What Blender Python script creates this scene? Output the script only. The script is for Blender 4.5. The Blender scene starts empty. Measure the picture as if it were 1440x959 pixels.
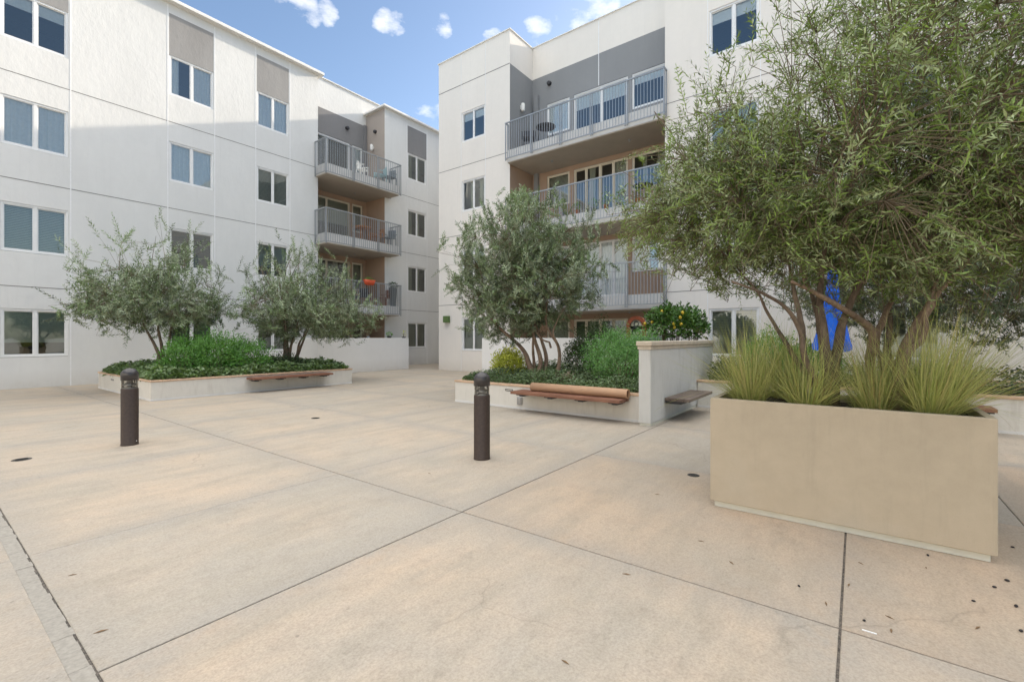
import bpy, math, random
import numpy as np
from mathutils import Vector, noise
PI = math.pi
ORG = {}
COL = bpy.context.scene.collection
R = random.Random(7)

# ------------------------------------------------------------------ materials
def new_mat(name):
    m = bpy.data.materials.new(name); m.use_nodes = True
    nt = m.node_tree
    return m, nt, nt.nodes['Principled BSDF'], nt.nodes['Material Output']
def N(nt, t, **kw):
    n = nt.nodes.new(t)
    for k, v in kw.items():
        if k in n.inputs: n.inputs[k].default_value = v
        else: setattr(n, k, v)
    return n
def L(nt, a, b): nt.links.new(a, b)
def coords(nt, scale=(1,1,1), obj=False):
    g = N(nt, 'ShaderNodeTexCoord') if obj else N(nt, 'ShaderNodeNewGeometry')
    mp = N(nt, 'ShaderNodeMapping'); mp.inputs['Scale'].default_value = scale
    L(nt, g.outputs['Object' if obj else 'Position'], mp.inputs['Vector']); return mp.outputs['Vector']
def noise_n(nt, vec, scale, detail=4, rough=.55):
    n = N(nt, 'ShaderNodeTexNoise'); n.inputs['Scale'].default_value = scale
    n.inputs['Detail'].default_value = detail; n.inputs['Roughness'].default_value = rough
    L(nt, vec, n.inputs['Vector']); return n.outputs['Fac']
def ramp(nt, fac, stops):
    r = N(nt, 'ShaderNodeValToRGB'); e = r.color_ramp.elements
    while len(e) < len(stops): e.new(.5)
    for i, (p, c) in enumerate(stops):
        e[i].position = p; e[i].color = (*c, 1) if len(c) == 3 else c
    L(nt, fac, r.inputs['Fac']); return r.outputs['Color']
def mixc(nt, fac, a, b, mode='MIX'):
    m = N(nt, 'ShaderNodeMix', data_type='RGBA', blend_type=mode)
    for s, v in ((m.inputs[0], fac), (m.inputs[6], a), (m.inputs[7], b)):
        if isinstance(v, (int, float)): s.default_value = v
        elif isinstance(v, tuple): s.default_value = (*v, 1) if len(v) == 3 else v
        else: L(nt, v, s)
    return m.outputs[2]
def math_n(nt, op, a, b=0., clamp=False):
    m = N(nt, 'ShaderNodeMath', operation=op); m.use_clamp = clamp
    for s, v in ((m.inputs[0], a), (m.inputs[1], b)):
        if isinstance(v, (int, float)): s.default_value = v
        else: L(nt, v, s)
    return m.outputs[0]
def bump(nt, h, strength, dist, bsdf):
    b = N(nt, 'ShaderNodeBump'); b.inputs['Strength'].default_value = strength; b.inputs['Distance'].default_value = dist
    L(nt, h, b.inputs['Height']); L(nt, b.outputs['Normal'], bsdf.inputs['Normal'])
def mul(c, k): return tuple(min(1, v*k) for v in c)

def stucco(name, c, var=.06, wave=.012, rough=.92):
    m, nt, b, o = new_mat(name)
    v = coords(nt); vs = coords(nt, (1, 1, .35))
    big = noise_n(nt, vs, .8, 5, .6); mid = noise_n(nt, v, 5, 4, .6); fine = noise_n(nt, v, 90, 3, .6)
    col = ramp(nt, big, [(.3, mul(c, 1-var)), (.7, mul(c, 1+var*.6))])
    col = mixc(nt, .12, col, ramp(nt, mid, [(.35, mul(c, .9)), (.65, mul(c, 1.05))]))
    drip = noise_n(nt, coords(nt, (1, 1, .05)), 9, 5, .7)        # rain streaks
    col = mixc(nt, math_n(nt, 'MULTIPLY', ramp(nt, drip, [(.55, (0, 0, 0)), (.75, (1, 1, 1))]), math_n(nt, 'MULTIPLY', big, .42)), col, mul(c, .80))
    g = N(nt, 'ShaderNodeNewGeometry'); sz_ = N(nt, 'ShaderNodeSeparateXYZ'); L(nt, g.outputs['Position'], sz_.inputs[0])
    low = N(nt, 'ShaderNodeMapRange'); L(nt, sz_.outputs[2], low.inputs['Value']); low.inputs['From Min'].default_value = .55; low.inputs['From Max'].default_value = .0
    col = mixc(nt, math_n(nt, 'MULTIPLY', low.outputs[0], math_n(nt, 'MULTIPLY', mid, .55)), col, (.42, .37, .30))   # splashed dirt at the foot
    L(nt, col, b.inputs['Base Color']); b.inputs['Roughness'].default_value = rough
    b.inputs['Specular IOR Level'].default_value = .2
    wv = noise_n(nt, coords(nt, (1, 1, .55)), 7, 4, .62)
    h = math_n(nt, 'ADD', math_n(nt, 'MULTIPLY', wv, 1.), math_n(nt, 'MULTIPLY', fine, .09))
    bump(nt, h, .8, wave, b)
    return m
def plain(name, c, rough=.6, metal=0, var=.05, scale=12, bumpd=.0, spec=.5):
    m, nt, b, o = new_mat(name)
    n = noise_n(nt, coords(nt, obj=True), scale, 4, .6)
    L(nt, ramp(nt, n, [(.3, mul(c, 1-var*1.5)), (.7, mul(c, 1+var))]), b.inputs['Base Color'])
    b.inputs['Roughness'].default_value = rough; b.inputs['Metallic'].default_value = metal
    b.inputs['Specular IOR Level'].default_value = spec
    if bumpd: bump(nt, n, .5, bumpd, b)
    return m

M = {}
M['cream'] = stucco('stucco_cream', (.72, .718, .70))
M['cream_right'] = stucco('stucco_cream_right', (.80, .755, .695), .04, .004)
M['grey'] = stucco('stucco_grey', (.25, .245, .245), .1)
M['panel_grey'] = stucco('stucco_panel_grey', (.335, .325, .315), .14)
M['grey_right'] = stucco('stucco_grey_right', (.27, .275, .28), .06, .003)
M['tan'] = stucco('stucco_tan', (.42, .30, .22), .06, .004)
M['taupe'] = stucco('stucco_taupe', (.40, .35, .31), .06, .004)
M['white_wall'] = stucco('stucco_white', (.78, .77, .75), .03, .003)
M['soffit'] = plain('soffit_paint', (.44, .38, .31), .9, var=.04, scale=2)
M['slab_edge'] = plain('slab_edge_paint', (.66, .65, .63), .85, var=.05, scale=3)
M['joint_dark'] = plain('joint_dark', (.20, .19, .18), .9)
M['joint_white'] = plain('joint_white', (.82, .82, .82), .6)
M['coping'] = plain('coping_metal', (.78, .76, .72), .45, var=.03)
M['roof'] = plain('roof_membrane', (.45, .44, .42), .9)
M['vinyl'] = plain('white_vinyl', (.80, .80, .79), .35, var=.02)
M['vinyl_tan'] = plain('cream_vinyl', (.70, .64, .52), .4, var=.02)
M['curtain'] = plain('curtain_fabric', (.88, .89, .89), .9, var=.04)
M['blind'] = plain('blind_slats', (.42, .42, .33), .6, var=.04)
M['shade'] = plain('roller_shade', (.34, .40, .36), .8, var=.03)
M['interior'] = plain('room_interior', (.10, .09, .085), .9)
M['rail'] = plain('galvanised_rail', (.36, .38, .40), .42, .35, .06, 20)
M['bronze'] = plain('bronze_paint', (.046, .030, .022), .5, .0, .15, 30, 0, .3)
M['bronze_dome'] = plain('bronze_dome', (.06, .055, .055), .3, .4, .1, 30)
M['steel'] = plain('steel', (.45, .45, .46), .3, .9, .05)
M['black'] = plain('black_plastic', (.02, .02, .02), .5)
M['drain'] = plain('drain_metal', (.06, .055, .05), .5, .5)
M['soil'] = plain('soil', (.05, .035, .025), .95, var=.4, scale=30, bumpd=.02)
M['blue_cloth'] = plain('blue_cloth', (.01, .14, .75), .8, var=.15, scale=9)
M['terracotta'] = plain('terracotta', (.42, .17, .08), .8, var=.12, scale=6)
M['orange_plastic'] = plain('orange_plastic', (.62, .09, .03), .45)
M['cardboard'] = plain('cardboard', (.46, .285, .175), .8, var=.05, scale=3)
M['cardboard_in'] = plain('cardboard_inner', (.22, .12, .07), .9)
M['teal_chair'] = plain('teal_chair', (.35, .52, .55), .5)
M['wood_orange'] = plain('varnished_wood', (.42, .19, .07), .5, var=.2)
M['lamp_white'] = plain('lamp_glass', (.85, .84, .80), .3)
M['dark_metal'] = plain('dark_metal', (.05, .05, .055), .5, .3)
M['grey_plastic'] = plain('grey_plastic', (.22, .25, .27), .5)
M['green_box'] = plain('green_box', (.10, .17, .05), .5)
M['copper'] = plain('copper_paint', (.30, .075, .03), .5, var=.25, scale=14)
M['cream_disc'] = plain('cream_enamel', (.62, .60, .45), .5)
M['white_plastic'] = plain('white_paper', (.8, .8, .8), .5)
M['olive_fruit'] = plain('olive_fruit', (.012, .008, .008), .4)
M['dry_leaf'] = plain('dry_leaf', (.22, .13, .06), .8, var=.3)

def concrete_planter_mat():
    m, nt, b, o = new_mat('sanded_concrete')
    v = coords(nt)
    big = noise_n(nt, v, 1.3, 4, .55); mid = noise_n(nt, v, 9, 5, .65); fine = noise_n(nt, v, 130, 2, .6)
    col = ramp(nt, big, [(.3, (.425, .36, .265)), (.5, (.475, .40, .295)), (.72, (.49, .435, .345))])
    col = mixc(nt, .25, col, ramp(nt, mid, [(.3, (.37, .31, .23)), (.7, (.49, .42, .32))]))
    drip = noise_n(nt, coords(nt, (1, 1, .09)), 8, 5, .7)
    col = mixc(nt, math_n(nt, 'MULTIPLY', ramp(nt, drip, [(.52, (0, 0, 0)), (.74, (1, 1, 1))]), .35), col, (.33, .285, .21))
    pit = ramp(nt, noise_n(nt, v, 260, 2, .7), [(.30, (.5, .5, .5)), (.38, (1, 1, 1))])
    col = mixc(nt, .6, col, pit, 'MULTIPLY')
    L(nt, col, b.inputs['Base Color']); b.inputs['Roughness'].default_value = .88
    b.inputs['Specular IOR Level'].default_value = .25
    bump(nt, math_n(nt, 'ADD', mid, math_n(nt, 'MULTIPLY', fine, .5)), .5, .002, b); return m
M['concrete_box'] = concrete_planter_mat()
def weathered(name, c, stain):
    # painted garden wall with vertical drips and speckle
    m, nt, b, o = new_mat(name)
    v = coords(nt); vs = coords(nt, (1, 1, .12))
    drip = noise_n(nt, vs, 11, 5, .65); big = noise_n(nt, v, 1.6, 4, .6)
    f = math_n(nt, 'MULTIPLY', ramp(nt, drip, [(.5, (0, 0, 0)), (.72, (1, 1, 1))]), ramp(nt, big, [(.4, (.1, .1, .1)), (.65, (.8, .8, .8))]))
    col = mixc(nt, f, c, stain)
    col = mixc(nt, .3, col, ramp(nt, noise_n(nt, v, 6, 5, .6), [(.3, mul(c, .88)), (.7, mul(c, 1.06))]))
    L(nt, col, b.inputs['Base Color']); b.inputs['Roughness'].default_value = .9
    b.inputs['Specular IOR Level'].default_value = .2
    bump(nt, noise_n(nt, v, 70, 4, .6), .5, .003, b); return m
M['planter_wall'] = weathered('painted_planter_wall', (.66, .63, .57), (.42, .38, .32))
M['screen_wall'] = weathered('painted_screen_wall', (.58, .575, .55), (.36, .34, .30))
M['cap'] = plain('clay_cap', (.58, .40, .27), .85, var=.14, scale=7, bumpd=.003)
M['cap_stone'] = plain('stone_cap', (.55, .47, .37), .85, var=.10, scale=7, bumpd=.002)
M['plinth'] = plain('white_plinth', (.66, .65, .56), .8, var=.05, scale=5)

def wood(name, a, bb):
    m, nt, b, o = new_mat(name)
    g = N(nt, 'ShaderNodeTexCoord'); mp = N(nt, 'ShaderNodeMapping'); mp.inputs['Scale'].default_value = (1.2, 26, 26)
    L(nt, g.outputs['Object'], mp.inputs['Vector'])
    n = noise_n(nt, mp.outputs['Vector'], 1.6, 5, .65); n2 = noise_n(nt, g.outputs['Object'], 3, 3, .5)
    col = ramp(nt, n, [(.3, a), (.7, bb)])
    col = mixc(nt, .35, col, ramp(nt, n2, [(.3, mul(a, .8)), (.7, mul(bb, 1.2))]))
    L(nt, col, b.inputs['Base Color']); b.inputs['Roughness'].default_value = .6
    bump(nt, n, .4, .002, b); return m
M['wood_red'] = wood('stained_redwood', (.13, .052, .032), (.27, .125, .075))
M['wood_grey'] = wood('weathered_timber', (.10, .075, .06), (.20, .15, .12))

def glass(name, tint, f0=.16, dark=.55):
    m, nt, b, o = new_mat(name); nt.nodes.remove(b)
    gl = N(nt, 'ShaderNodeBsdfGlossy'); gl.inputs['Roughness'].default_value = .0; gl.inputs['Color'].default_value = (*tint, 1)
    tr = N(nt, 'ShaderNodeBsdfTransparent'); tr.inputs['Color'].default_value = (dark*tint[0], dark*tint[1], dark*tint[2], 1)
    lw = N(nt, 'ShaderNodeLayerWeight'); lw.inputs['Blend'].default_value = .35
    f = math_n(nt, 'ADD', math_n(nt, 'MULTIPLY', lw.outputs['Fresnel'], .85), f0, True)
    bm = N(nt, 'ShaderNodeBump'); bm.inputs['Strength'].default_value = .15; bm.inputs['Distance'].default_value = .01
    L(nt, noise_n(nt, coords(nt), 1.4, 2, .5), bm.inputs['Height']); L(nt, bm.outputs['Normal'], gl.inputs['Normal'])
    mx = N(nt, 'ShaderNodeMixShader'); L(nt, f, mx.inputs[0]); L(nt, tr.outputs[0], mx.inputs[1]); L(nt, gl.outputs[0], mx.inputs[2])
    L(nt, mx.outputs[0], o.inputs['Surface']); return m
M['glass'] = glass('window_glass', (.93, .985, .98), .12, .98)
M['glass_sheer'] = glass('window_glass_over_curtain', (.93, .99, 1.), .12, 1.0)
M['glass_clear'] = glass('lamp_clear_glass', (.95, .95, .92), .05, .85)

def leaf_mat(name, top, under, var=.35, transl=.16, rough=.45):
    m, nt, b, o = new_mat(name)
    at = N(nt, 'ShaderNodeAttribute'); at.attribute_name = 'tone'
    geo = N(nt, 'ShaderNodeNewGeometry')
    t = mixc(nt, at.outputs['Fac'], mul(top, 1-var), mul(top, 1+var))
    u = mixc(nt, at.outputs['Fac'], mul(under, 1-var*.6), mul(under, 1+var*.6))
    c = mixc(nt, geo.outputs['Backfacing'], t, u)
    L(nt, c, b.inputs['Base Color']); b.inputs['Roughness'].default_value = rough
    b.inputs['Specular IOR Level'].default_value = .4
    tr = N(nt, 'ShaderNodeBsdfTranslucent'); L(nt, mixc(nt, .5, c, (.25, .32, .04)), tr.inputs['Color'])
    mx = N(nt, 'ShaderNodeMixShader'); mx.inputs[0].default_value = transl
    L(nt, b.outputs[0], mx.inputs[1]); L(nt, tr.outputs[0], mx.inputs[2]); L(nt, mx.outputs[0], o.inputs['Surface'])
    return m
M['olive_near'] = leaf_mat('olive_leaf_near', (.18, .265, .06), (.31, .375, .18), .65, .14)
M['olive_far'] = leaf_mat('olive_leaf_far', (.15, .215, .095), (.31, .37, .235), .7, .06)
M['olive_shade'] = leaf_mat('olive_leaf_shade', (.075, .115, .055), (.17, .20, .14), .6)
M['bush_green'] = leaf_mat('bush_leaf_green', (.11, .32, .035), (.15, .33, .08), .5, .25)
M['bush_bright'] = leaf_mat('bush_leaf_bright', (.13, .35, .07), (.18, .36, .12), .5, .25)
M['bush_yellow'] = leaf_mat('bush_leaf_yellow', (.58, .62, .04), (.58, .62, .10), .4)
M['bush_dark'] = leaf_mat('bush_leaf_dark', (.028, .06, .022), (.06, .10, .04), .4)
M['ivy'] = leaf_mat('ivy_leaf', (.15, .25, .085), (.22, .30, .15), .65, .25)
M['creeper'] = leaf_mat('creeper_leaf', (.12, .20, .085), (.18, .25, .13), .6, .25)
M['citrus'] = leaf_mat('citrus_leaf', (.03, .11, .015), (.07, .16, .03), .4, rough=.3)
M['grass'] = leaf_mat('tussock_blade', (.36, .37, .10), (.38, .39, .12), .45, .35)
def grass_mat():
    m = M['grass']; nt = m.node_tree; b = nt.nodes['Principled BSDF']
    at = N(nt, 'ShaderNodeAttribute'); at.attribute_name = 'tone'
    c = ramp(nt, at.outputs['Fac'], [(.0, (.27, .35, .10)), (.42, (.50, .53, .17)), (.78, (.70, .68, .30)), (.9, (.50, .38, .17)), (1., (.30, .19, .09))])
    L(nt, c, b.inputs['Base Color'])
grass_mat()
M['fruit'] = plain('lemon_fruit', (.60, .42, .03), .5)
def bark(name, a, b2):
    m, nt, b, o = new_mat(name)
    v = coords(nt, (1, 1, .22)); n = noise_n(nt, v, 40, 5, .7); n2 = noise_n(nt, coords(nt), 5, 3, .6)
    c = mixc(nt, .45, ramp(nt, n, [(.35, a), (.65, b2)]), ramp(nt, n2, [(.35, mul(a, .9)), (.65, mul(b2, 1.15))]))
    L(nt, c, b.inputs['Base Color']); b.inputs['Roughness'].default_value = .9
    bump(nt, n, .8, .012, b); return m
M['bark'] = bark('olive_bark', (.075, .052, .035), (.21, .155, .11))
M['bark_pale'] = bark('olive_bark_pale', (.14, .09, .06), (.32, .23, .16))
M['twig'] = plain('twig_bark', (.17, .13, .08), .9)

# ------------------------------------------------------------------ mesh helpers
class MB:
    def __init__(s): s.v = []; s.f = []; s.m = []; s.sm = []
    def quad(s, a, b, c, d, m=0, sm=False):
        i = len(s.v); s.v += [a, b, c, d]; s.f.append((i, i+1, i+2, i+3)); s.m.append(m); s.sm.append(sm)
    def box(s, x0, x1, y0, y1, z0, z1, m=0):
        x0, x1 = min(x0, x1), max(x0, x1); y0, y1 = min(y0, y1), max(y0, y1); z0, z1 = min(z0, z1), max(z0, z1)
        i = len(s.v)
        s.v += [(x0,y0,z0),(x1,y0,z0),(x1,y1,z0),(x0,y1,z0),(x0,y0,z1),(x1,y0,z1),(x1,y1,z1),(x0,y1,z1)]
        for f in ((0,3,2,1),(4,5,6,7),(0,1,5,4),(1,2,6,5),(2,3,7,6),(3,0,4,7)):
            s.f.append(tuple(i+k for k in f)); s.m.append(m); s.sm.append(False)
        return s
    def tube(s, pts, rad, n=6, m=0, cap=True):
        pts = [Vector(p) for p in pts]; k = len(pts); i0 = len(s.v)
        ref = None
        for j, p in enumerate(pts):
            d = (pts[min(j+1, k-1)]-pts[max(j-1, 0)])
            d = d.normalized() if d.length > 1e-9 else Vector((0,0,1))
            if ref is None:
                ref = d.orthogonal().normalized()
            ref = (ref - d*ref.dot(d));
            ref = ref.normalized() if ref.length > 1e-6 else d.orthogonal().normalized()
            bt = d.cross(ref); r = rad[j] if hasattr(rad, '__len__') else rad
            for q in range(n):
                a = 2*PI*q/n; s.v.append(tuple(p + (ref*math.cos(a)+bt*math.sin(a))*r))
        for j in range(k-1):
            for q in range(n):
                a = i0+j*n+q; b = i0+j*n+(q+1) % n
                s.f.append((a, b, b+n, a+n)); s.m.append(m); s.sm.append(True)
        if cap:
            s.f.append(tuple(i0+q for q in range(n))[::-1]); s.m.append(m); s.sm.append(False)
            s.f.append(tuple(i0+(k-1)*n+q for q in range(n))); s.m.append(m); s.sm.append(False)
        return s
    def lathe(s, prof, c=(0,0,0), n=32, m=0, axis=2):
        i0 = len(s.v)
        for r, z in prof:
            for q in range(n):
                a = 2*PI*q/n; p = [r*math.cos(a), r*math.sin(a), z]
                if axis == 1: p = [p[0], p[2], p[1]]
                if axis == 0: p = [p[2], p[0], p[1]]
                s.v.append((p[0]+c[0], p[1]+c[1], p[2]+c[2]))
        for j in range(len(prof)-1):
            for q in range(n):
                a = i0+j*n+q; b = i0+j*n+(q+1) % n
                s.f.append((a, b, b+n, a+n)); s.m.append(m); s.sm.append(True)
        return s
    def build(s, name, mats, parent=None, org=None, bevel=0, autosm=True):
        if isinstance(mats, str): mats = [mats]
        po = Vector(ORG[parent.name]) if parent is not None else Vector((0,0,0))
        org = Vector(org) if org is not None else (po if parent is not None else Vector((0,0,0)))
        me = bpy.data.meshes.new(name)
        me.from_pydata([(v[0]-org.x, v[1]-org.y, v[2]-org.z) for v in s.v], [], s.f)
        for k in mats: me.materials.append(M[k])
        me.polygons.foreach_set('material_index', s.m)
        me.polygons.foreach_set('use_smooth', s.sm)
        me.update()
        o = bpy.data.objects.new(name, me); COL.objects.link(o)
        if parent is not None: o.parent = parent
        o.location = org-po; ORG[o.name] = tuple(org)
        if bevel:
            b = o.modifiers.new('bevel', 'BEVEL'); b.width = bevel; b.segments = 2; b.limit_method = 'ANGLE'
        return o
def tag(o, label=None, cat=None, group=None, kind=None):
    if label: o['label'] = label
    if cat: o['category'] = cat
    if group: o['group'] = group
    if kind: o['kind'] = kind
    return o
def thing(name, label, cat, org, group=None, rz=0):
    o = bpy.data.objects.new(name, None); COL.objects.link(o); o.empty_display_size = .1
    o.location = org; ORG[o.name] = tuple(org)
    return tag(o, label, cat, group)
def copy_tree(o, parent=None):
    c = o.copy(); COL.objects.link(c)
    if parent is not None: c.parent = parent
    for ch in list(o.children): copy_tree(ch, c)
    return c

# arrays of leaves: base, direction, normal, length, width -> folded two-triangle leaves
def leaf_mesh(name, base, d, nrm, ln, wd, tone, mats, parent=None, org=None, extra=None, fold=.18, mid=.45, tri=False):
    base = np.asarray(base, float); d = np.asarray(d, float); nrm = np.asarray(nrm, float)
    n = len(base); d /= np.linalg.norm(d, axis=1, keepdims=True)+1e-9
    side = np.cross(d, nrm); side /= np.linalg.norm(side, axis=1, keepdims=True)+1e-9
    up = np.cross(side, d)
    ln = np.asarray(ln)[:, None]; wd = np.asarray(wd)[:, None]
    V = np.empty((n, 4, 3))
    V[:, 0] = base; V[:, 2] = base+d*ln - up*ln*.02
    m = base+d*ln*mid+up*wd*fold
    V[:, 1] = m-side*wd*.5; V[:, 3] = m+side*wd*.5
    po = Vector(ORG[parent.name]) if parent is not None else Vector((0,0,0))
    org = Vector(org) if org is not None else (po if parent is not None else Vector((0,0,0)))
    V = V.reshape(-1, 3) - np.array(org)
    F = (np.arange(n)[:, None]*4+np.array([0, 1, 2, 0, 2, 3])[None]).reshape(-1, 3)
    mi = np.zeros(len(F), int)
    ev = np.zeros((0, 3)); 
    me = bpy.data.meshes.new(name)
    loops = F.reshape(-1); sizes = np.full(len(F), 3)
    if extra is not None and extra.v:
        ev = np.array(extra.v)-np.array(org)
        off = len(V); el = []; es = []
        for f in extra.f: el += [i+off for i in f]; es.append(len(f))
        loops = np.concatenate([loops, el]); sizes = np.concatenate([sizes, es])
        mi = np.concatenate([mi, np.ones(len(es), int)])
        V = np.concatenate([V, ev])
    me.vertices.add(len(V)); me.vertices.foreach_set('co', V.astype(np.float32).ravel())
    me.loops.add(len(loops)); me.loops.foreach_set('vertex_index', loops.astype(np.int32))
    me.polygons.add(len(sizes)); st = np.concatenate([[0], np.cumsum(sizes)[:-1]])
    me.polygons.foreach_set('loop_start', st.astype(np.int32))
    me.polygons.foreach_set('material_index', mi.astype(np.int32))
    for k in mats: me.materials.append(M[k])
    me.update(calc_edges=True)
    t = me.attributes.new('tone', 'FLOAT', 'POINT')
    tv = np.full(len(V), .5); tv[:n*4] = np.repeat(tone, 4); t.data.foreach_set('value', tv.astype(np.float32))
    me.validate()
    o = bpy.data.objects.new(name, me); COL.objects.link(o)
    if parent is not None: o.parent = parent
    o.location = org-po; ORG[o.name] = tuple(org)
    return o
SUN_E = 2.0; SKY_S = .073; EXPO = 1.80
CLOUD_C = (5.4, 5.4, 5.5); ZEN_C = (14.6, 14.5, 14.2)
CLOUDS = [((0.499, 1.002, 0.722), 0.033, 0.58), ((0.526, 0.965, 0.719), 0.038, 0.58), ((0.554, 0.928, 0.713), 0.028, 0.58), ((0.628, 0.829, 0.688), 0.033, 0.58), ((0.644, 0.808, 0.691), 0.028, 0.58), ((0.694, 0.741, 0.675), 0.019, 0.58), ((0.707, 0.724, 0.683), 0.032, 0.58), ((0.837, 0.551, 0.654), 0.047, 0.58), ((0.874, 0.501, 0.682), 0.057, 0.58), ((0.911, 0.452, 0.722), 0.047, 0.58), ((0.781, 0.625, 0.638), 0.033, 0.58), ((0.661, 0.785, 0.505), 0.057, 0.42), ((0.689, 0.748, 0.479), 0.066, 0.42), ((0.633, 0.823, 0.526), 0.033, 0.42)]
# ------------------------------------------------------------------ paving
def paving_mat():
    m, nt, b, o = new_mat('plaza_concrete')
    at = N(nt, 'ShaderNodeAttribute'); at.attribute_name = 'panel'
    sep = N(nt, 'ShaderNodeSeparateColor'); L(nt, at.outputs['Color'], sep.inputs[0])
    tone, edge, warm = sep.outputs[0], sep.outputs[1], sep.outputs[2]
    v = coords(nt)
    # every slab has its own cloudy finish: shift the noise by the slab's own number
    sh = N(nt, 'ShaderNodeVectorMath', operation='ADD'); cmb = N(nt, 'ShaderNodeCombineXYZ')
    L(nt, math_n(nt, 'MULTIPLY', tone, 37.), cmb.inputs[2]); L(nt, v, sh.inputs[0]); L(nt, cmb.outputs[0], sh.inputs[1])
    vv = sh.outputs[0]
    rot = N(nt, 'ShaderNodeMapping'); rot.inputs['Rotation'].default_value = (0, 0, .5); rot.inputs['Scale'].default_value = (.55, 2.2, 1)
    L(nt, vv, rot.inputs['Vector'])
    big = noise_n(nt, vv, .9, 6, .6); streak = noise_n(nt, rot.outputs['Vector'], 2.2, 6, .65)
    mid = noise_n(nt, vv, 5.5, 6, .7); fine = noise_n(nt, v, 75, 3, .65); vfine = noise_n(nt, v, 260, 2, .7)
    warmc, greyc = (.50, .392, .292), (.405, .357, .295)
    wf = math_n(nt, 'ADD', math_n(nt, 'MULTIPLY', warm, .8), math_n(nt, 'MULTIPLY', math_n(nt, 'SUBTRACT', big, .5), 2.4), True)
    col = mixc(nt, wf, greyc, warmc)
    col = mixc(nt, ramp(nt, streak, [(.42, (0, 0, 0)), (.7, (.75, .75, .75))]), col, (.36, .315, .25))
    e2 = math_n(nt, 'MULTIPLY', edge, ramp(nt, mid, [(.3, (.05, .05, .05)), (.65, (.9, .9, .9))]), True)
    col = mixc(nt, e2, col, (.335, .305, .265))
    col = mixc(nt, .8, col, ramp(nt, mid, [(.25, (.84, .83, .82)), (.5, (1, 1, 1)), (.8, (1.06, 1.04, 1.0))]), 'MULTIPLY')
    col = mixc(nt, ramp(nt, noise_n(nt, vv, 2.6, 8, .75), [(.60, (0, 0, 0)), (.75, (.6, .6, .6))]), col, (.27, .235, .19))
    rust = math_n(nt, 'MULTIPLY', math_n(nt, 'SUBTRACT', warm, .68, True), math_n(nt, 'MULTIPLY', big, 5.))
    col = mixc(nt, math_n(nt, 'MINIMUM', rust, .75), col, (.44, .29, .175))
    grain = noise_n(nt, v, 28, 5, .8)
    col = mixc(nt, .9, col, ramp(nt, grain, [(.3, (.84, .835, .83)), (.5, (1, 1, 1)), (.7, (1.07, 1.07, 1.07))]), 'MULTIPLY')
    blot = math_n(nt, 'MULTIPLY', ramp(nt, noise_n(nt, vv, 1.7, 9, .82), [(.55, (0, 0, 0)), (.62, (.5, .5, .5)), (.72, (1, 1, 1))]), .30)
    col = mixc(nt, blot, col, (.24, .215, .18))
    hair = N(nt, 'ShaderNodeTexVoronoi', feature='DISTANCE_TO_EDGE'); hair.inputs['Scale'].default_value = .33
    hv = N(nt, 'ShaderNodeVectorMath', operation='MULTIPLY_ADD'); hn = N(nt, 'ShaderNodeTexNoise'); hn.inputs['Scale'].default_value = 1.6; hn.inputs['Detail'].default_value = 8; L(nt, v, hn.inputs['Vector'])
    L(nt, hn.outputs['Color'], hv.inputs[0]); hv.inputs[1].default_value = (1.1, 1.1, 0); L(nt, v, hv.inputs[2]); L(nt, hv.outputs[0], hair.inputs['Vector'])
    hm = math_n(nt, 'MULTIPLY', ramp(nt, hair.outputs['Distance'], [(.0, (1, 1, 1)), (.0016, (0, 0, 0))]), math_n(nt, 'MULTIPLY', ramp(nt, noise_n(nt, v, .5, 2, .5), [(.5, (0, 0, 0)), (.56, (1, 1, 1))]), .3))
    col = mixc(nt, hm, col, (.17, .15, .12))
    col = mixc(nt, .9, col, ramp(nt, fine, [(.25, (.78, .78, .78)), (.6, (1.06, 1.06, 1.06))]), 'MULTIPLY')
    spot = ramp(nt, noise_n(nt, v, 17, 2, .5), [(.735, (0, 0, 0)), (.76, (1, 1, 1))])
    col = mixc(nt, math_n(nt, 'MULTIPLY', spot, .35), col, (.13, .11, .09))
    L(nt, col, b.inputs['Base Color'])
    L(nt, ramp(nt, mid, [(.3, (.62, .62, .62)), (.7, (.85, .85, .85))]), b.inputs['Roughness'])
    b.inputs['Specular IOR Level'].default_value = .2
    bump(nt, math_n(nt, 'ADD', math_n(nt, 'MULTIPLY', fine, .6), math_n(nt, 'ADD', math_n(nt, 'MULTIPLY', mid, .5), math_n(nt, 'MULTIPLY', vfine, .3))), .5, .004, b)
    return m
M['paving'] = paving_mat()
M['paving_gap'] = plain('joint_dirt', (.13, .11, .09), .95, var=.5, scale=60)
M['mortar'] = plain('mortar_strip', (.33, .30, .255), .95, var=.12, scale=40, bumpd=.002)

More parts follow.
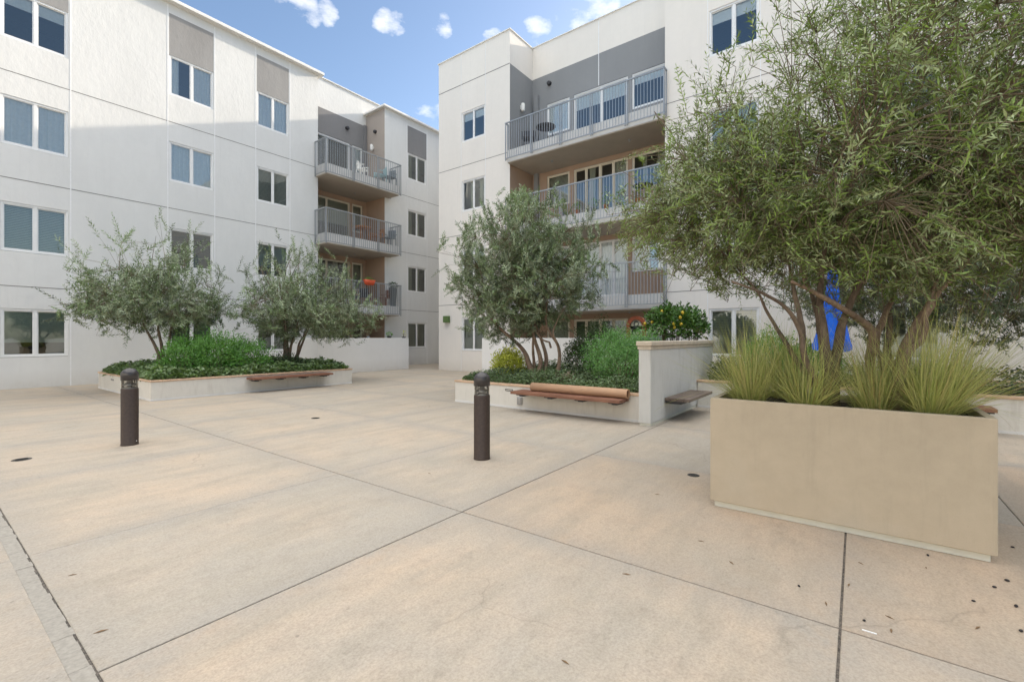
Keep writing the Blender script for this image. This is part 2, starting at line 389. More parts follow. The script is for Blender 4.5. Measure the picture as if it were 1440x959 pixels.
def build_paving():
    XB = [(-24, .01), (-18, .008), (-12.5, .008), (-7, .008), (-1.95, .008)] + [(.49, .10), (2.92, .011), (5.36, .006), (7.8, .008), (10.25, .008), (13, .008), (15.4, .008), (19, .008), (24, .01)]
    YB = [(-14, .01), (-9, .01), (-5.6, .01), (-3.3, .01), (-1.07, .009), (.07, .012), (2.73, .012), (4.57, .006), (7.04, .006), (9.35, .006), (11.7, .006), (14.1, .006), (16.5, .006), (20, .01)]
    mb = MB(); attr = []; rr = random.Random(3)
    for i in range(len(XB)-1):
        for j in range(len(YB)-1):
            x0 = XB[i][0]+XB[i][1]/2; x1 = XB[i+1][0]-XB[i+1][1]/2
            y0 = YB[j][0]+YB[j][1]/2; y1 = YB[j+1][0]-YB[j+1][1]/2
            if XB[i][0] == -1.95: x1 = .455
            tone = rr.random(); warm = rr.uniform(.35, .75)
            cx, cy = (x0+x1)/2, (y0+y1)/2
            if .49 < cx < 2.92 and 2.73 < cy < 4.57: warm = .12
            if .49 < cx < 2.92 and 4.57 < cy < 7: warm = .6
            if cx > 5.36 and cy > -1: warm = .2
            if cx < .49 and cy > 4.5: warm = .35
            if 2.92 < cx < 5.36 and .07 < cy < 2.73: warm = .73
            if 2.92 < cx < 5.36 and -1.07 < cy < .07: warm = .75
            if .49 < cx < 2.92 and .07 < cy < 2.73: warm = .62
            if -1.95 < cx < 2.92 and cy < 2.7 and not .07 < cy: warm = .55
            b = min(.3, (x1-x0)*.3, (y1-y0)*.3)
            xs = [x0, x0+.004, x0+b, x1-b, x1-.004, x1]; ys = [y0, y0+.004, y0+b, y1-b, y1-.004, y1]
            zz = [-.003, 0, 0, 0, 0, -.003]; i0 = len(mb.v)
            for a in range(6):
                for c in range(6):
                    mb.v.append((xs[a], ys[c], min(zz[a], zz[c])))
                    e = 0. if (a in (2, 3) and c in (2, 3)) else 1.
                    attr.append((tone, e, warm, 1))
            for a in range(5):
                for c in range(5):
                    k = i0+a*6+c; mb.f.append((k, k+6, k+7, k+1)); mb.m.append(0); mb.sm.append(False)
            # slab flanks
            ring = [i0+a*6 for a in range(6)]+[i0+30+c for c in range(1, 6)]+[i0+a*6+5 for a in range(4, -1, -1)]+[i0+c for c in range(4, 0, -1)]
            base = len(mb.v)
            for q in ring:
                p = mb.v[q]; mb.v.append((p[0], p[1], -.05)); attr.append((tone, 1, warm, 1))
            nr = len(ring)
            for q in range(nr):
                mb.f.append((ring[q], base+q, base+(q+1) % nr, ring[(q+1) % nr])); mb.m.append(0); mb.sm.append(False)
    # joint filler and the ragged mortar strip of the wide expansion joint
    n0 = len(mb.v)
    mb.quad((-24, -14, -.007), (24, -14, -.007), (24, 20, -.007), (-24, 20, -.007), 1)
    rr = random.Random(5); y = -6.
    while y < 19:
        st = .09; a0 = .448+rr.uniform(-.006, .005)+.004*math.sin(y*5); a1 = .531+rr.uniform(-.006, .006)+.004*math.sin(y*4+1)
        if not mb_gap(y): mb.box(a0, a1, y, y+st*.999, -.02, -.002+rr.uniform(-.0015, .001), 2)
        y += st
    attr += [(.5, 0, .5, 1)]*(len(mb.v)-n0)
    o = mb.build('plaza_paving', ['paving', 'paving_gap', 'mortar'])
    a = o.data.color_attributes.new('panel', 'FLOAT_COLOR', 'POINT')
    a.data.foreach_set('color', np.array(attr, np.float32).ravel())
    tag(o, kind='structure')
def mb_gap(y): return (math.sin(y*7.3)+math.sin(y*17.1)) > 1.9
build_paving()
g = MB(); S = 700
for (x0, x1, y0, y1) in ((-S, S, -S, -14), (-S, S, 20, S), (-S, -24, -14, 20), (24, S, -14, 20), (-24, 24, -14, 20)):
    z = -.03; g.quad((x0, y0, z), (x1, y0, z), (x1, y1, z), (x0, y1, z))
M['ground'] = plain('ground_concrete', (.36, .33, .28), .9, var=.08, scale=.6)
tag(g.build('ground', 'ground'), kind='structure')

# ------------------------------------------------------------------ facade builder
def P(ax, c, u, d, z):                      # u along the wall, d = depth behind its face
    return (u, c+d, z) if ax == 'Y' else (c+d, u, z)
def abox(mb, ax, c, u0, u1, d0, d1, z0, z1, m=0):
    a = P(ax, c, u0, d0, z0); b = P(ax, c, u1, d1, z1); mb.box(a[0], b[0], a[1], b[1], a[2], b[2], m)
def facade(mb, ax, c, u0, u1, z0, z1, holes=(), paints=(), m=0, depth=.10):
    us = sorted({u0, u1, *[h[0] for h in holes], *[h[1] for h in holes], *[p[0] for p in paints], *[p[1] for p in paints]})
    zs = sorted({z0, z1, *[h[2] for h in holes], *[h[3] for h in holes], *[p[2] for p in paints], *[p[3] for p in paints]})
    us = [u for u in us if u0 <= u <= u1]; zs = [z for z in zs if z0 <= z <= z1]
    for i in range(len(us)-1):
        for j in range(len(zs)-1):
            uc, zc = (us[i]+us[i+1])/2, (zs[j]+zs[j+1])/2
            if any(h[0] < uc < h[1] and h[2] < zc < h[3] for h in holes): continue
            k = m
            for p in paints:
                if p[0] < uc < p[1] and p[2] < zc < p[3]: k = p[4]
            q = [P(ax, c, us[i], 0, zs[j]), P(ax, c, us[i+1], 0, zs[j]), P(ax, c, us[i+1], 0, zs[j+1]), P(ax, c, us[i], 0, zs[j+1])]
            if ax == 'X': q = q[::-1]
            mb.quad(*q, k)
    for h in holes:
        a, b, s, t = h[:4]; D = depth
        for q in ([P(ax,c,a,0,s),P(ax,c,b,0,s),P(ax,c,b,D,s),P(ax,c,a,D,s)], [P(ax,c,a,0,t),P(ax,c,a,D,t),P(ax,c,b,D,t),P(ax,c,b,0,t)],
                  [P(ax,c,a,0,s),P(ax,c,a,D,s),P(ax,c,a,D,t),P(ax,c,a,0,t)], [P(ax,c,b,0,s),P(ax,c,b,0,t),P(ax,c,b,D,t),P(ax,c,b,D,s)]):
            mb.quad(*q, m)
def hjoint(mb, ax, c, u0, u1, z, m, w=.02): abox(mb, ax, c, u0, u1, -.004, .001, z-w/2, z+w/2, m)
def vjoint(mb, ax, c, u, z0, z1, m, w=.03): abox(mb, ax, c, u-w/2, u+w/2, -.006, .001, z0, z1, m)

def window(par, ax, c, u0, u1, z0, z1, treat='dark', frame='vinyl', splits=(.5,), door=False, depth=.07):
    mb = MB(); w = .055; zc0 = z0+.012; 
    fu0, fu1 = u0+.002, u1-.002
    for a, b, s, t in ((fu0, fu0+w, zc0, z1-.004), (fu1-w, fu1, zc0, z1-.004), (fu0+w, fu1-w, zc0, zc0+w), (fu0+w, fu1-w, z1-.004-w, z1-.004)):
        abox(mb, ax, c, a, b, depth-.05, depth+.03, s, t)
    cuts = [u0+w+(u1-u0-2*w)*s for s in splits]
    for q in cuts: abox(mb, ax, c, q-w*.65, q+w*.65, depth-.042, depth+.022, zc0+w, z1-.004-w)
    edges = [u0+w]+cuts+[u1-w]
    for i in range(len(edges)-1):          # slim sash round each light
        a, b = edges[i]+.001, edges[i+1]-.001; sw = .028; dd = depth-.03+(.02 if i % 2 else 0)
        if i: a += w*.65
        if i < len(edges)-2: b -= w*.65
        for a2, b2, s, t in ((a, a+sw, zc0+w+.001, z1-w-.005), (b-sw, b, zc0+w+.001, z1-w-.005), (a+sw, b-sw, zc0+w+.001, zc0+w+sw), (a+sw, b-sw, z1-w-.005-sw, z1-w-.005)):
            abox(mb, ax, c, a2, b2, dd, dd+.022, s, t)
    f = mb.build('sliding_door' if door else 'window', frame, par)
    p = MB()
    for i in range(len(edges)-1):
        dd = depth-.018+(.02 if i % 2 else 0)
        q = [P(ax,c,edges[i],dd,zc0+w), P(ax,c,edges[i+1],dd,zc0+w), P(ax,c,edges[i+1],dd,z1-w), P(ax,c,edges[i],dd,z1-w)]
        p.quad(*(q[::-1] if ax == 'X' else q))
    p.build('pane', 'glass_sheer' if treat.startswith('curtain') else 'glass', f)
    k = treat.split(':'); t = k[0]
    r = random.Random(hash((round(u0, 2), round(z0, 2))) & 0xffff)
    a, b, s, e = u0+.03, u1-.03, z0+.02, z1-.03
    if t == 'curtain' or t == 'topshade' or t == 'halfshade':
        q = MB()
        lo = s if t == 'curtain' else (e-(e-s)*(.28 if t == 'topshade' else .70))
        n = int((b-a)/.025); pts = []
        gap = (a+(b-a)*.22, a+(b-a)*.47) if len(k) > 1 and k[1] == 'open' else None
        for i in range(n+1):
            u = a+(b-a)*i/n
            dd = .125+(.018*math.sin(u*41+1.3*math.sin(u*7)) if t == 'curtain' else 0)
            pts.append((u, dd))
        for i in range(n):
            if gap and gap[0] < pts[i][0] < gap[1]: continue
            q.quad(P(ax,c,pts[i][0],pts[i][1],lo), P(ax,c,pts[i+1][0],pts[i+1][1],lo), P(ax,c,pts[i+1][0],pts[i+1][1],e), P(ax,c,pts[i][0],pts[i][1],e), sm=True)
        q.build('curtain' if t == 'curtain' else 'roller_shade', 'curtain' if t in ('curtain', 'topshade') else 'shade', f)
    if t == 'blind':
        q = MB(); n = int((e-s)/.05)
        fr = float(k[1]) if len(k) > 1 else 1.
        for i in range(n):
            z = e-i*.05
            if z < e-(e-s)*fr: break
            q.quad(P(ax,c,a,.15,z-.046), P(ax,c,b,.15,z-.046), P(ax,c,b,.175,z), P(ax,c,a,.175,z))
        q.build('blind', 'blind', f)
    if t == 'drape':                        # two gathered side drapes
        q = MB()
        for (x0, x1) in ((a, a+(b-a)*.30), (a+(b-a)*.62, a+(b-a)*.74)):
            n = int((x1-x0)/.02)
            for i in range(n):
                ua, ub = x0+(x1-x0)*i/n, x0+(x1-x0)*(i+1)/n
                q.quad(P(ax,c,ua,.18+.03*math.sin(ua*60),s), P(ax,c,ub,.18+.03*math.sin(ub*60),s), P(ax,c,ub,.18+.03*math.sin(ub*60),e), P(ax,c,ua,.18+.03*math.sin(ua*60),e), sm=True)
        q.build('curtain', 'blind', f)
    return f

def railing(mb, pts, z0, z1, step=.112, post_every=1.25, first=True):
    for (ax, ay), (bx, by) in zip(pts[:-1], pts[1:]):
        ln = math.hypot(bx-ax, by-ay); dx, dy = (bx-ax)/ln, (by-ay)/ln; h = .012
        def bar(t0, t1, zz0, zz1, w):
            x0, y0, x1, y1 = ax+dx*t0, ay+dy*t0, ax+dx*t1, ay+dy*t1
            mb.box(min(x0, x1)-(w if dx == 0 else 0), max(x0, x1)+(w if dx == 0 else 0), min(y0, y1)-(w if dy == 0 else 0), max(y0, y1)+(w if dy == 0 else 0), zz0, zz1)
        bar(0, ln, z1-.04, z1, .026); bar(.002, ln-.002, z0+.03, z0+.06, .014)
        np_ = max(1, round(ln/post_every)); seg = ln/np_
        for i in range(np_+1):
            for off in ((-.035, .035) if 0 < i < np_ else (0,)):
                t = min(max(i*seg+off, .021), ln-.021); bar(t-.013, t+.013, z0-.04, z1-.041, .018)
        n = int(ln/step)
        for i in range(1, n):
            t = ln*i/n
            if min(t % seg, seg-t % seg) < .06: continue
            bar(t-.008, t+.008, z0+.031, z1-.041, .008)

FL = 3.11
# ================================================================== LEFT BLOCK
LB = thing('apartment_building', 'long pale stucco apartment block at left, grey panels over its top windows, sunlit upper storey', 'building', (5, 19.8, 0))
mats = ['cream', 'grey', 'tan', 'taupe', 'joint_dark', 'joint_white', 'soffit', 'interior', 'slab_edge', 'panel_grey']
holes = []; W = []
def addw(u0, u1, heads, treats, lst, hl, sill=.92, **kw):
    for i, (h, t) in enumerate(zip(heads, treats)):
        z1 = h+FL*i; z0 = sill+FL*i
        hl.append((u0, u1, z0, z1)); lst.append((u0, u1, z0, z1, t))
H4 = (2.36,)*4
addw(-5.6, -4.1, H4, ('dark', 'blind', 'curtain', 'curtain'), W, holes)
addw(-2.0, -.5, H4, ('blind', 'dark', 'curtain', 'dark'), W, holes)
addw(1.76, 3.20, H4, ('halfshade', 'blind', 'curtain', 'topshade'), W, holes)
addw(5.84, 7.27, H4, ('blind', 'dark', 'curtain', 'curtain:open'), W, holes)
addw(8.86, 10.20, H4, ('blind', 'halfshade', 'blind', 'curtain'), W, holes)
wall = MB()
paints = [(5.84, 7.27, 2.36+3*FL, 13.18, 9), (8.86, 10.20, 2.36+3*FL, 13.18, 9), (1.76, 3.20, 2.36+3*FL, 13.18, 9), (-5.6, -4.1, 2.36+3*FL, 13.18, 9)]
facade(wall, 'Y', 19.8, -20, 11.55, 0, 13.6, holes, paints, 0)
holes2, W2 = [], []
addw(16.82, 18.20, H4, ('blind', 'drape', 'drape', 'drape'), W2, holes2)
facade(wall, 'Y', 19.8, 15.28, 30, 0, 13.6, holes2, [(16.82, 18.20, 2.36+3*FL, 13.18, 1)], 0)
for z in (3.02, 6.17, 9.28):
    hjoint(wall, 'Y', 19.8, -20, 11.55, z, 4); hjoint(wall, 'Y', 19.8, 15.28, 30, z, 4)
for u in (-5.65, -4.05, -2.05, -.45, 3.25, 5.80, 7.31, 8.82, 10.25): vjoint(wall, 'Y', 19.8, u, .0, 13.45, 5)
for u in (1.71,): vjoint(wall, 'Y', 19.8, u, .0, 13.45, 5)
for u in (16.77, 18.25): vjoint(wall, 'Y', 19.8, u, 0, 13.45, 5, .022)
# recess: side walls, back wall, upper parapet set back
rh, RW = [], []
for i in range(4):
    rh += [(12.0, 14.28, FL*i+.03, FL*i+2.38), (14.42, 15.05, FL*i+.9, FL*i+2.38)]
facade(wall, 'Y', 21.4, 11.55, 15.28, 0, 9.33, rh, (), 2)
facade(wall, 'Y', 21.4, 11.55, 15.28, 9.33, 12.98, rh, (), 1)
facade(wall, 'Y', 21.4, 8.0, 24, 12.98, 14.45, (), (), 0)
def sidewall(mb, X, y0, y1, z0, z1, m):
    mb.quad((X, y0, z0), (X, y1, z0), (X, y1, z1), (X, y0, z1), m)
for X, s in ((11.55, 1), (15.28, -1)):
    sidewall(wall, X, 19.8, 21.4, 0, 9.28, 2); sidewall(wall, X, 19.8, 21.4, 9.28, 12.98, 3 if s < 0 else 1); sidewall(wall, X, 19.8, 21.4, 12.98, 13.6, 3 if s < 0 else 0)
abox(wall, 'Y', 21.4, 15.10, 15.26, -.12, -.002, 9.4, 12.98, 1)          # downpipe chase in the corner
# end and back walls and the roof deck, so that the block is a closed volume
wall.quad((-20, 19.8, 0), (-20, 34, 0), (-20, 34, 13.6), (-20, 19.8, 13.6), 0)
wall.quad((30, 19.8, 0), (30, 34, 0), (30, 34, 13.6), (30, 19.8, 13.6), 0)
wall.quad((-20, 34, 0), (30, 34, 0), (30, 34, 13.6), (-20, 34, 13.6), 0)
wall.quad((-20, 19.81, 13.0), (11.54, 19.81, 13.0), (11.54, 34, 13.0), (-20, 34, 13.0), 6)
wall.quad((11.54, 21.41, 13.0), (15.29, 21.41, 13.0), (15.29, 34, 13.0), (11.54, 34, 13.0), 6)
wall.quad((15.29, 19.81, 13.0), (30, 19.81, 13.0), (30, 34, 13.0), (15.29, 34, 13.0), 6)
wall.box(8.0, 24, 21.402, 21.6, 13.0, 14.449, 0)
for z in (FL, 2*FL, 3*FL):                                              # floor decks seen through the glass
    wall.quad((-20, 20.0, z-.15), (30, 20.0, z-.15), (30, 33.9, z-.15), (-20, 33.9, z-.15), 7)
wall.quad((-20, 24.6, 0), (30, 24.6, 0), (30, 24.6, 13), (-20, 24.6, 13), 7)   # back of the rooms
wall.build('wall', mats, LB)
for w in W+W2: window(LB, 'Y', 19.8, *w)
for i in range(4):
    tr = ('dark', 'drape', 'dark', 'curtain')[i]
    window(LB, 'Y', 21.4, 12.0, 14.28, FL*i+.03, FL*i+2.38, ('dark', 'drape', 'blind:.5', 'dark')[i], 'vinyl' if i == 3 else 'vinyl_tan', (.42,), True)
    window(LB, 'Y', 21.4, 14.42, 15.05, FL*i+.9, FL*i+2.38, ('dark', 'blind', 'blind', 'curtain')[i], 'vinyl' if i == 3 else 'vinyl_tan', ())
cp = MB()
cp.box(-20.1, 11.73, 19.56, 20.15, 13.52, 13.64); cp.box(15.10, 30.1, 19.6, 20.1, 13.54, 13.64); cp.box(15.10, 15.35, 20.1, 21.39, 13.54, 13.64)
cp.box(7.9, 24.1, 21.33, 21.68, 14.45, 14.50)
cp.build('roof_coping', 'coping', LB, bevel=.012)
def balcony(par, x0, x1, y0, y1, zb, th, name='balcony'):
    mb = MB(); mb.box(x0, x1, y0, y1, zb, zb+th, 0)
    mb.box(x0+.004, x1-.004, y0+.004, y1, zb-.03, zb, 1)
    return mb
for i in (1, 2, 3):
    zb = FL*i-.45
    mb = MB(); mb.box(11.45, 15.55, 18.95, 19.798, zb, FL*i-.002, 0); mb.box(11.552, 15.278, 19.798, 21.398, zb, FL*i-.002, 0)
    mb.box(11.47, 15.53, 18.97, 19.797, zb-.04, zb-.002, 1); mb.box(11.56, 15.27, 19.797, 21.39, zb-.04, zb-.002, 1)
    b = mb.build('balcony', ['slab_edge', 'soffit'], LB)
    rl = MB(); railing(rl, [(11.40, 19.79), (11.40, 18.89), (15.62, 18.89), (15.62, 19.79)], zb+.0, FL*i+1.10)
    rl.build('railing', 'rail', b)
    sp = MB(); sp.lathe([(0, zb-.10), (.022, zb-.10), (.03, zb-.06), (.05, zb-.041)], (13.9, 20.4, 0), 10); sp.build('soffit_sprinkler', 'steel', b)
lm = MB(); lm.lathe([(.0, 0), (.075, .0), (.085, .03), (.085, .27), (.07, .31), (0, .33)], (15.17, 20.75, 11.5), 16); lm.box(15.2, 15.275, 20.7, 20.8, 11.6, 11.75)
lm.build('wall_lamp', 'lamp_white', LB)
for (x, y, z, ax) in ((14.1, 21.33, 12.47, 1), (15.22, 20.55, 12.47, 0)):
    v = MB(); v.lathe([(0, -.05), (.05, -.06), (.085, -.05), (.095, .0), (.10, .06)], (x, y, z), 16, 0, ax); v.build('dryer_vent', 'dark_metal', LB)

# ================================================================== RIGHT BLOCK
XR, XB_ = 15.2, 16.87
RB = thing('apartment_building', 'white stucco apartment block at right with wide railed balconies, standing behind the olive trees', 'building', (15.2, 5, 0))
mats = ['cream_right', 'grey_right', 'tan', 'taupe', 'joint_dark', 'joint_white', 'soffit', 'interior', 'slab_edge', 'roof']
wall = MB(); h1, w1 = [], []
addw(12.86, 14.22, (2.40, 2.36, 2.30, 2.26), ('blind', 'halfshade', 'drape', 'topshade'), w1, h1)
facade(wall, 'X', XR, 11.51, 15.69, 0, 14.27, h1, (), 0)
h2, w2 = [], []
addw(2.30, 3.70, (2.40, 2.40, 2.36, 2.36), ('blind', 'dark', 'halfshade', 'topshade'), w2, h2)
addw(-1.66, -.44, (2.40, 2.40, 2.36, 2.36), ('blind', 'curtain', 'dark', 'topshade'), w2, h2)
addw(-6.2, -4.8, (2.40, 2.40, 2.36, 2.36), ('blind', 'dark', 'curtain', 'dark'), w2, h2)
facade(wall, 'X', XR, -28, 5.08, 0, 14.27, h2, (), 0)
for z in (3.0, 6.12, 9.2, 12.87):
    hjoint(wall, 'X', XR, 11.51, 15.69, z, 4, .022 if z < 12 else .03); hjoint(wall, 'X', XR, -28, 5.08, z, 4)
for u in (12.83, 14.26): vjoint(wall, 'X', XR, u, .0, 14.2, 5, .02)
for u in (2.27, 3.74, -.41, -1.7): vjoint(wall, 'X', XR, u, .0, 14.2, 5, .02)
rh = []; RW = []
for i in range(4):
    for (a, b, s) in ((9.64, 10.75, .9), (7.07, 9.43, .03), (5.55, 6.9, .9)):
        rh.append((a, b, FL*i+s, FL*i+2.26))
facade(wall, 'X', XB_, 5.08, 11.51, 0, 9.33, rh, (), 2)
facade(wall, 'X', XB_, 5.08, 11.51, 9.33, 12.90, rh, (), 1)
facade(wall, 'X', XB_, 5.08, 11.51, 12.90, 14.29, (), (), 0)
vjoint(wall, 'X', XB_, 8.30, 11.62, 14.2, 5, .03)
for Y in (5.08, 11.51):
    for (z0, z1, m) in ((0, 9.3, 2), (9.3, 12.87, 1), (12.87, 14.27, 0)):
        wall.quad((XR, Y, z0), (XB_, Y, z0), (XB_, Y, z1), (XR, Y, z1), m)
wall.box(XB_-.14, XB_-.002, 11.15, 11.35, 0, 12.1, 1)
for i in range(1, 4): wall.box(XB_-.10, XB_-.002, 5.09, 11.14, FL*i-.62, FL*i-.46, 2)
wall.quad((XR, 15.69, 0), (36, 15.69, 0), (36, 15.69, 14.27), (XR, 15.69, 14.27), 0)
wall.quad((XR, -28, 0), (36, -28, 0), (36, -28, 14.27), (XR, -28, 14.27), 0)
wall.quad((36, -28, 0), (36, 15.69, 0), (36, 15.69, 14.27), (36, -28, 14.27), 0)
wall.quad((XR, 11.52, 13.5), (36, 11.52, 13.5), (36, 15.68, 13.5), (XR, 15.68, 13.5), 9)
wall.quad((XB_+.01, 5.08, 13.5), (36, 5.08, 13.5), (36, 11.52, 13.5), (XB_+.01, 11.52, 13.5), 9)
wall.quad((XR+.01, -28, 13.5), (36, -28, 13.5), (36, 5.07, 13.5), (XR+.01, 5.07, 13.5), 9)
for z in (FL, 2*FL, 3*FL):
    wall.quad((XR+.3, -28, z-.15), (35, -28, z-.15), (35, 5.0, z-.15), (XR+.3, 5.0, z-.15), 7)
    wall.quad((XB_+.2, 5.0, z-.15), (35, 5.0, z-.15), (35, 15.6, z-.15), (XB_+.2, 15.6, z-.15), 7)
wall.quad((20, -28, 0), (20, 15.6, 0), (20, 15.6, 13.4), (20, -28, 13.4), 7)
# taller wing, unseen behind the roof, added to shade the courtyard
wall.box(24, 37, -30, 26, 13.6, 16.62, 0)
wall.quad((24, 15.69, 0), (24, 26, 0), (24, 26, 13.6), (24, 15.69, 13.6), 0)
wall.build('wall', mats, RB)
for w in w1+w2: window(RB, 'X', XR, *w)
trs = {0: ('blind', 'drape', 'dark'), 1: ('curtain', 'curtain', 'curtain'), 2: ('blind', 'drape', 'drape'), 3: ('curtain', 'topshade', 'topshade')}
for i in range(4):
    fm = 'vinyl' if i in (1, 3) else 'vinyl_tan'
    window(RB, 'X', XB_, 9.64, 10.75, FL*i+.9, FL*i+2.26, trs[i][0], fm, ())
    window(RB, 'X', XB_, 7.07, 9.43, FL*i+.03, FL*i+2.26, trs[i][1], fm, (.48,) if i == 3 else (.25, .5, .78), True)
    window(RB, 'X', XB_, 5.55, 6.90, FL*i+.9, FL*i+2.26, trs[i][2], fm, ())
cp = MB()
cp.box(XR-.04, XR+.25, 11.47, 15.73, 14.27, 14.31); cp.box(XR+.25, XB_+.2, 11.47, 11.72, 14.27, 14.31); cp.box(XB_-.04, XB_+.2, 5.08, 11.47, 14.29, 14.325)
cp.box(XR-.04, XR+.25, -28, 5.08, 14.27, 14.31); cp.box(XR+.25, 36, 15.5, 15.73, 14.27, 14.31)
cp.build('roof_coping', 'coping', RB)
for i in (1, 2, 3):
    zb = FL*i-.62; mb = MB()
    mb.box(15.02, XB_-.002, 5.084, 11.506, zb, FL*i-.14, 0); mb.box(15.04, XB_-.01, 5.09, 11.50, zb-.035, zb-.002, 1)
    b = mb.build('balcony', ['slab_edge', 'soffit'], RB)
    rl = MB(); railing(rl, [(15.17, 11.56), (14.95, 11.56), (14.95, 5.02), (15.17, 5.02)], zb+.09, FL*i+.98)
    rl.build('railing', 'rail', b)
    for y in (9.9, 6.6):
        sp = MB(); sp.lathe([(0, zb-.11), (.025, zb-.11), (.035, zb-.06), (.06, zb-.036)], (15.9, y, 0), 10); sp.build('soffit_sprinkler', 'steel', b)
lm = MB(); lm.lathe([(.0, 0), (.075, .0), (.085, .03), (.085, .29), (.07, .33), (0, .35)], (15.98, 11.40, 11.15), 16); lm.box(15.93, 16.03, 11.43, 11.506, 11.25, 11.4)
lm.build('wall_lamp', 'lamp_white', RB)
v = MB(); v.lathe([(0, -.05), (.05, -.06), (.085, -.05), (.095, .0), (.10, .06)], (XB_-.06, 10.62, 12.46), 16, 0, 0); v.build('dryer_vent', 'dark_metal', RB)
gb = MB(); gb.box(15.06, 15.197, 14.95, 15.28, 2.2, 2.5); gb.box(15.05, 15.06, 14.97, 15.26, 2.22, 2.48)
gb.build('meter_box', 'green_box', RB, bevel=.01)

# ================================================================== BLOCK ACROSS THE PLAZA (unseen, added to throw warm sunlight on the courtyard)
OB = thing('apartment_building', 'unseen cream apartment block added behind the photographer to bounce warm sunlight', 'building', (-22, 0, 0))
ow, oh = [], []
for k in range(9): addw(-22+4.6*k, -20.4+4.6*k, (2.36,)*4, ('dark', 'blind', 'curtain', 'dark'), ow, oh)
wall = MB(); facade(wall, 'X', -22, -26, 19.5, 0, 13.2, oh, (), 0, -.10)
for z in (3.02, 6.17, 9.28): abox(wall, 'X', -22, -26, 19.5, -.001, .004, z-.01, z+.01, 1)
wall.box(-34, -22.12, -26, 19.5, 0, 13.1, 0)
wall.build('wall', ['cream', 'joint_dark'], OB)
for (a, b, s, e, tr) in ow:
    m = MB(); 
    for q in ((a, a+.06, s, e), (b-.06, b, s, e), ((a+b)/2-.04, (a+b)/2+.04, s+.06, e-.06), (a+.06, b-.06, s, s+.06), (a+.06, b-.06, e-.06, e)): m.box(-22.09, -22.03, q[0], q[1], q[2], q[3])
    f = m.build('window', 'vinyl', OB); m = MB(); m.quad((-22.06, a+.06, s+.06), (-22.06, b-.06, s+.06), (-22.06, b-.06, e-.06), (-22.06, a+.06, e-.06)); m.build('pane', 'glass', f)
cp = MB(); cp.box(-34.1, -21.75, -26.1, 19.6, 13.2, 13.38); cp.build('roof_coping', 'coping', OB)

# ================================================================== PATIO WALLS
for (nm, lab, x0, x1, y0, y1, org) in (
    ('patio_wall', 'smooth pale grey patio wall below the balconies of the left block', 10.05, 14.72, 17.25, 17.45, (12, 17.35, 0)),
    ('patio_wall', 'low white patio wall behind the planted bed with the big olive stems', 13.2, 13.4, 4.2, 11.32, (13.3, 8, 0))):
    t = MB()
    t.box(x0, x1, y0, y1, 0, 1.49)
    if y0 > 17: t.box(x0, x0+.2, y1, 19.79, 0, 1.489); t.box(x1-.2, x1, y1, 19.79, 0, 1.489)
    else: t.box(x1, XR-.01, y1-.2, y1, 0, 1.489); t.box(x1, XR-.01, y0, y0+.2, 0, 1.489)
    tag(t.build(nm, 'white_wall', None, org, bevel=.01), lab, 'wall')
# ------------------------------------------------------------------ low planted beds, walls, benches
def low_planter(lab, x0, x1, y0, y1, h, sides, org, slots=()):
    t = thing('low_planter', lab, 'planter', org)
    w = MB(); T = .2; e = 0.
    if 'w' in sides: w.box(x0, x0+T, y0, y1, 0, h)
    if 's' in sides: w.box(x0+T+e, x1, y0, y0+T, 0, h)
    if 'n' in sides: w.box(x0+T+e, x1, y1-T, y1, 0, h)
    if 'e' in sides: w.box(x1-T, x1-e, y0+T+e, y1-T-e, 0, h)
    for s in slots: w.box(*s)
    wo = w.build('wall', 'planter_wall', t); e = .002
    c = MB(); g = .02; H = .045
    if 'w' in sides: c.box(x0-g, x0+T+g, y0-g, y1+g, h+.001, h+H)
    if 's' in sides: c.box(x0+T+g+e, x1+g, y0-g, y0+T+g, h+.001, h+H)
    if 'n' in sides: c.box(x0+T+g+e, x1+g, y1-T-g, y1+g, h+.001, h+H)
    if 'e' in sides: c.box(x1-T-g, x1+g-e, y0+T+g+e, y1-T-g-e, h+.001, h+H)
    c.build('cap', 'cap', t, bevel=.01)
    pl = MB()
    if 'w' in sides: pl.box(x0-.012, x0-.001, y0-.012, y1, 0, .045)
    if 's' in sides: pl.box(x0, x1, y0-.012, y0-.001, 0, .045)
    pl.build('plinth', 'slab_edge', t)
    so = MB(); n = 14; z = h-.06
    vs = [[(x0+T+(x1-x0-2*T)*i/n, y0+T+(y1-y0-2*T)*j/n, z+.03*noise.noise((i*.9, j*.9, x0))) for j in range(n+1)] for i in range(n+1)]
    for i in range(n):
        for j in range(n): so.quad(vs[i][j], vs[i+1][j], vs[i+1][j+1], vs[i][j+1])
    so.build('soil', 'soil', t)
    return t
P1 = low_planter('long low planted bed with clay coping in front of the left block', 3.58, 8.98, 13.35, 18.1, .445, 'wsen', (6, 15.5, 0))
P2 = low_planter('low planted bed with clay coping and a wooden bench, left of the capped screen wall', 7.87, 12.3, 3.01, 7.57, .465, 'wne', (10, 5, 0))
P3 = low_planter('low planted bed with clay coping seen behind the big concrete planter', 10.42, 14.2, -9.5, 2.775, .54, 'wse', (12, -3, 0))
def slot(par, x, y0, y1, z0, z1, mat='dark_metal'):
    m = MB(); m.box(x-.006, x+.004, y0, y1, z0, z0+.012); m.box(x-.006, x+.004, y0, y1, z1-.012, z1)
    m.box(x-.006, x+.004, y0, y0+.012, z0+.012, z1-.012); m.box(x-.006, x+.004, y1-.012, y1, z0+.012, z1-.012)
    m.build('vent_slot', mat, par)
slot(P2, 7.87, 5.88, 6.08, .355, .40); slot(P1, 3.58, 16.5, 16.75, .31, .35)
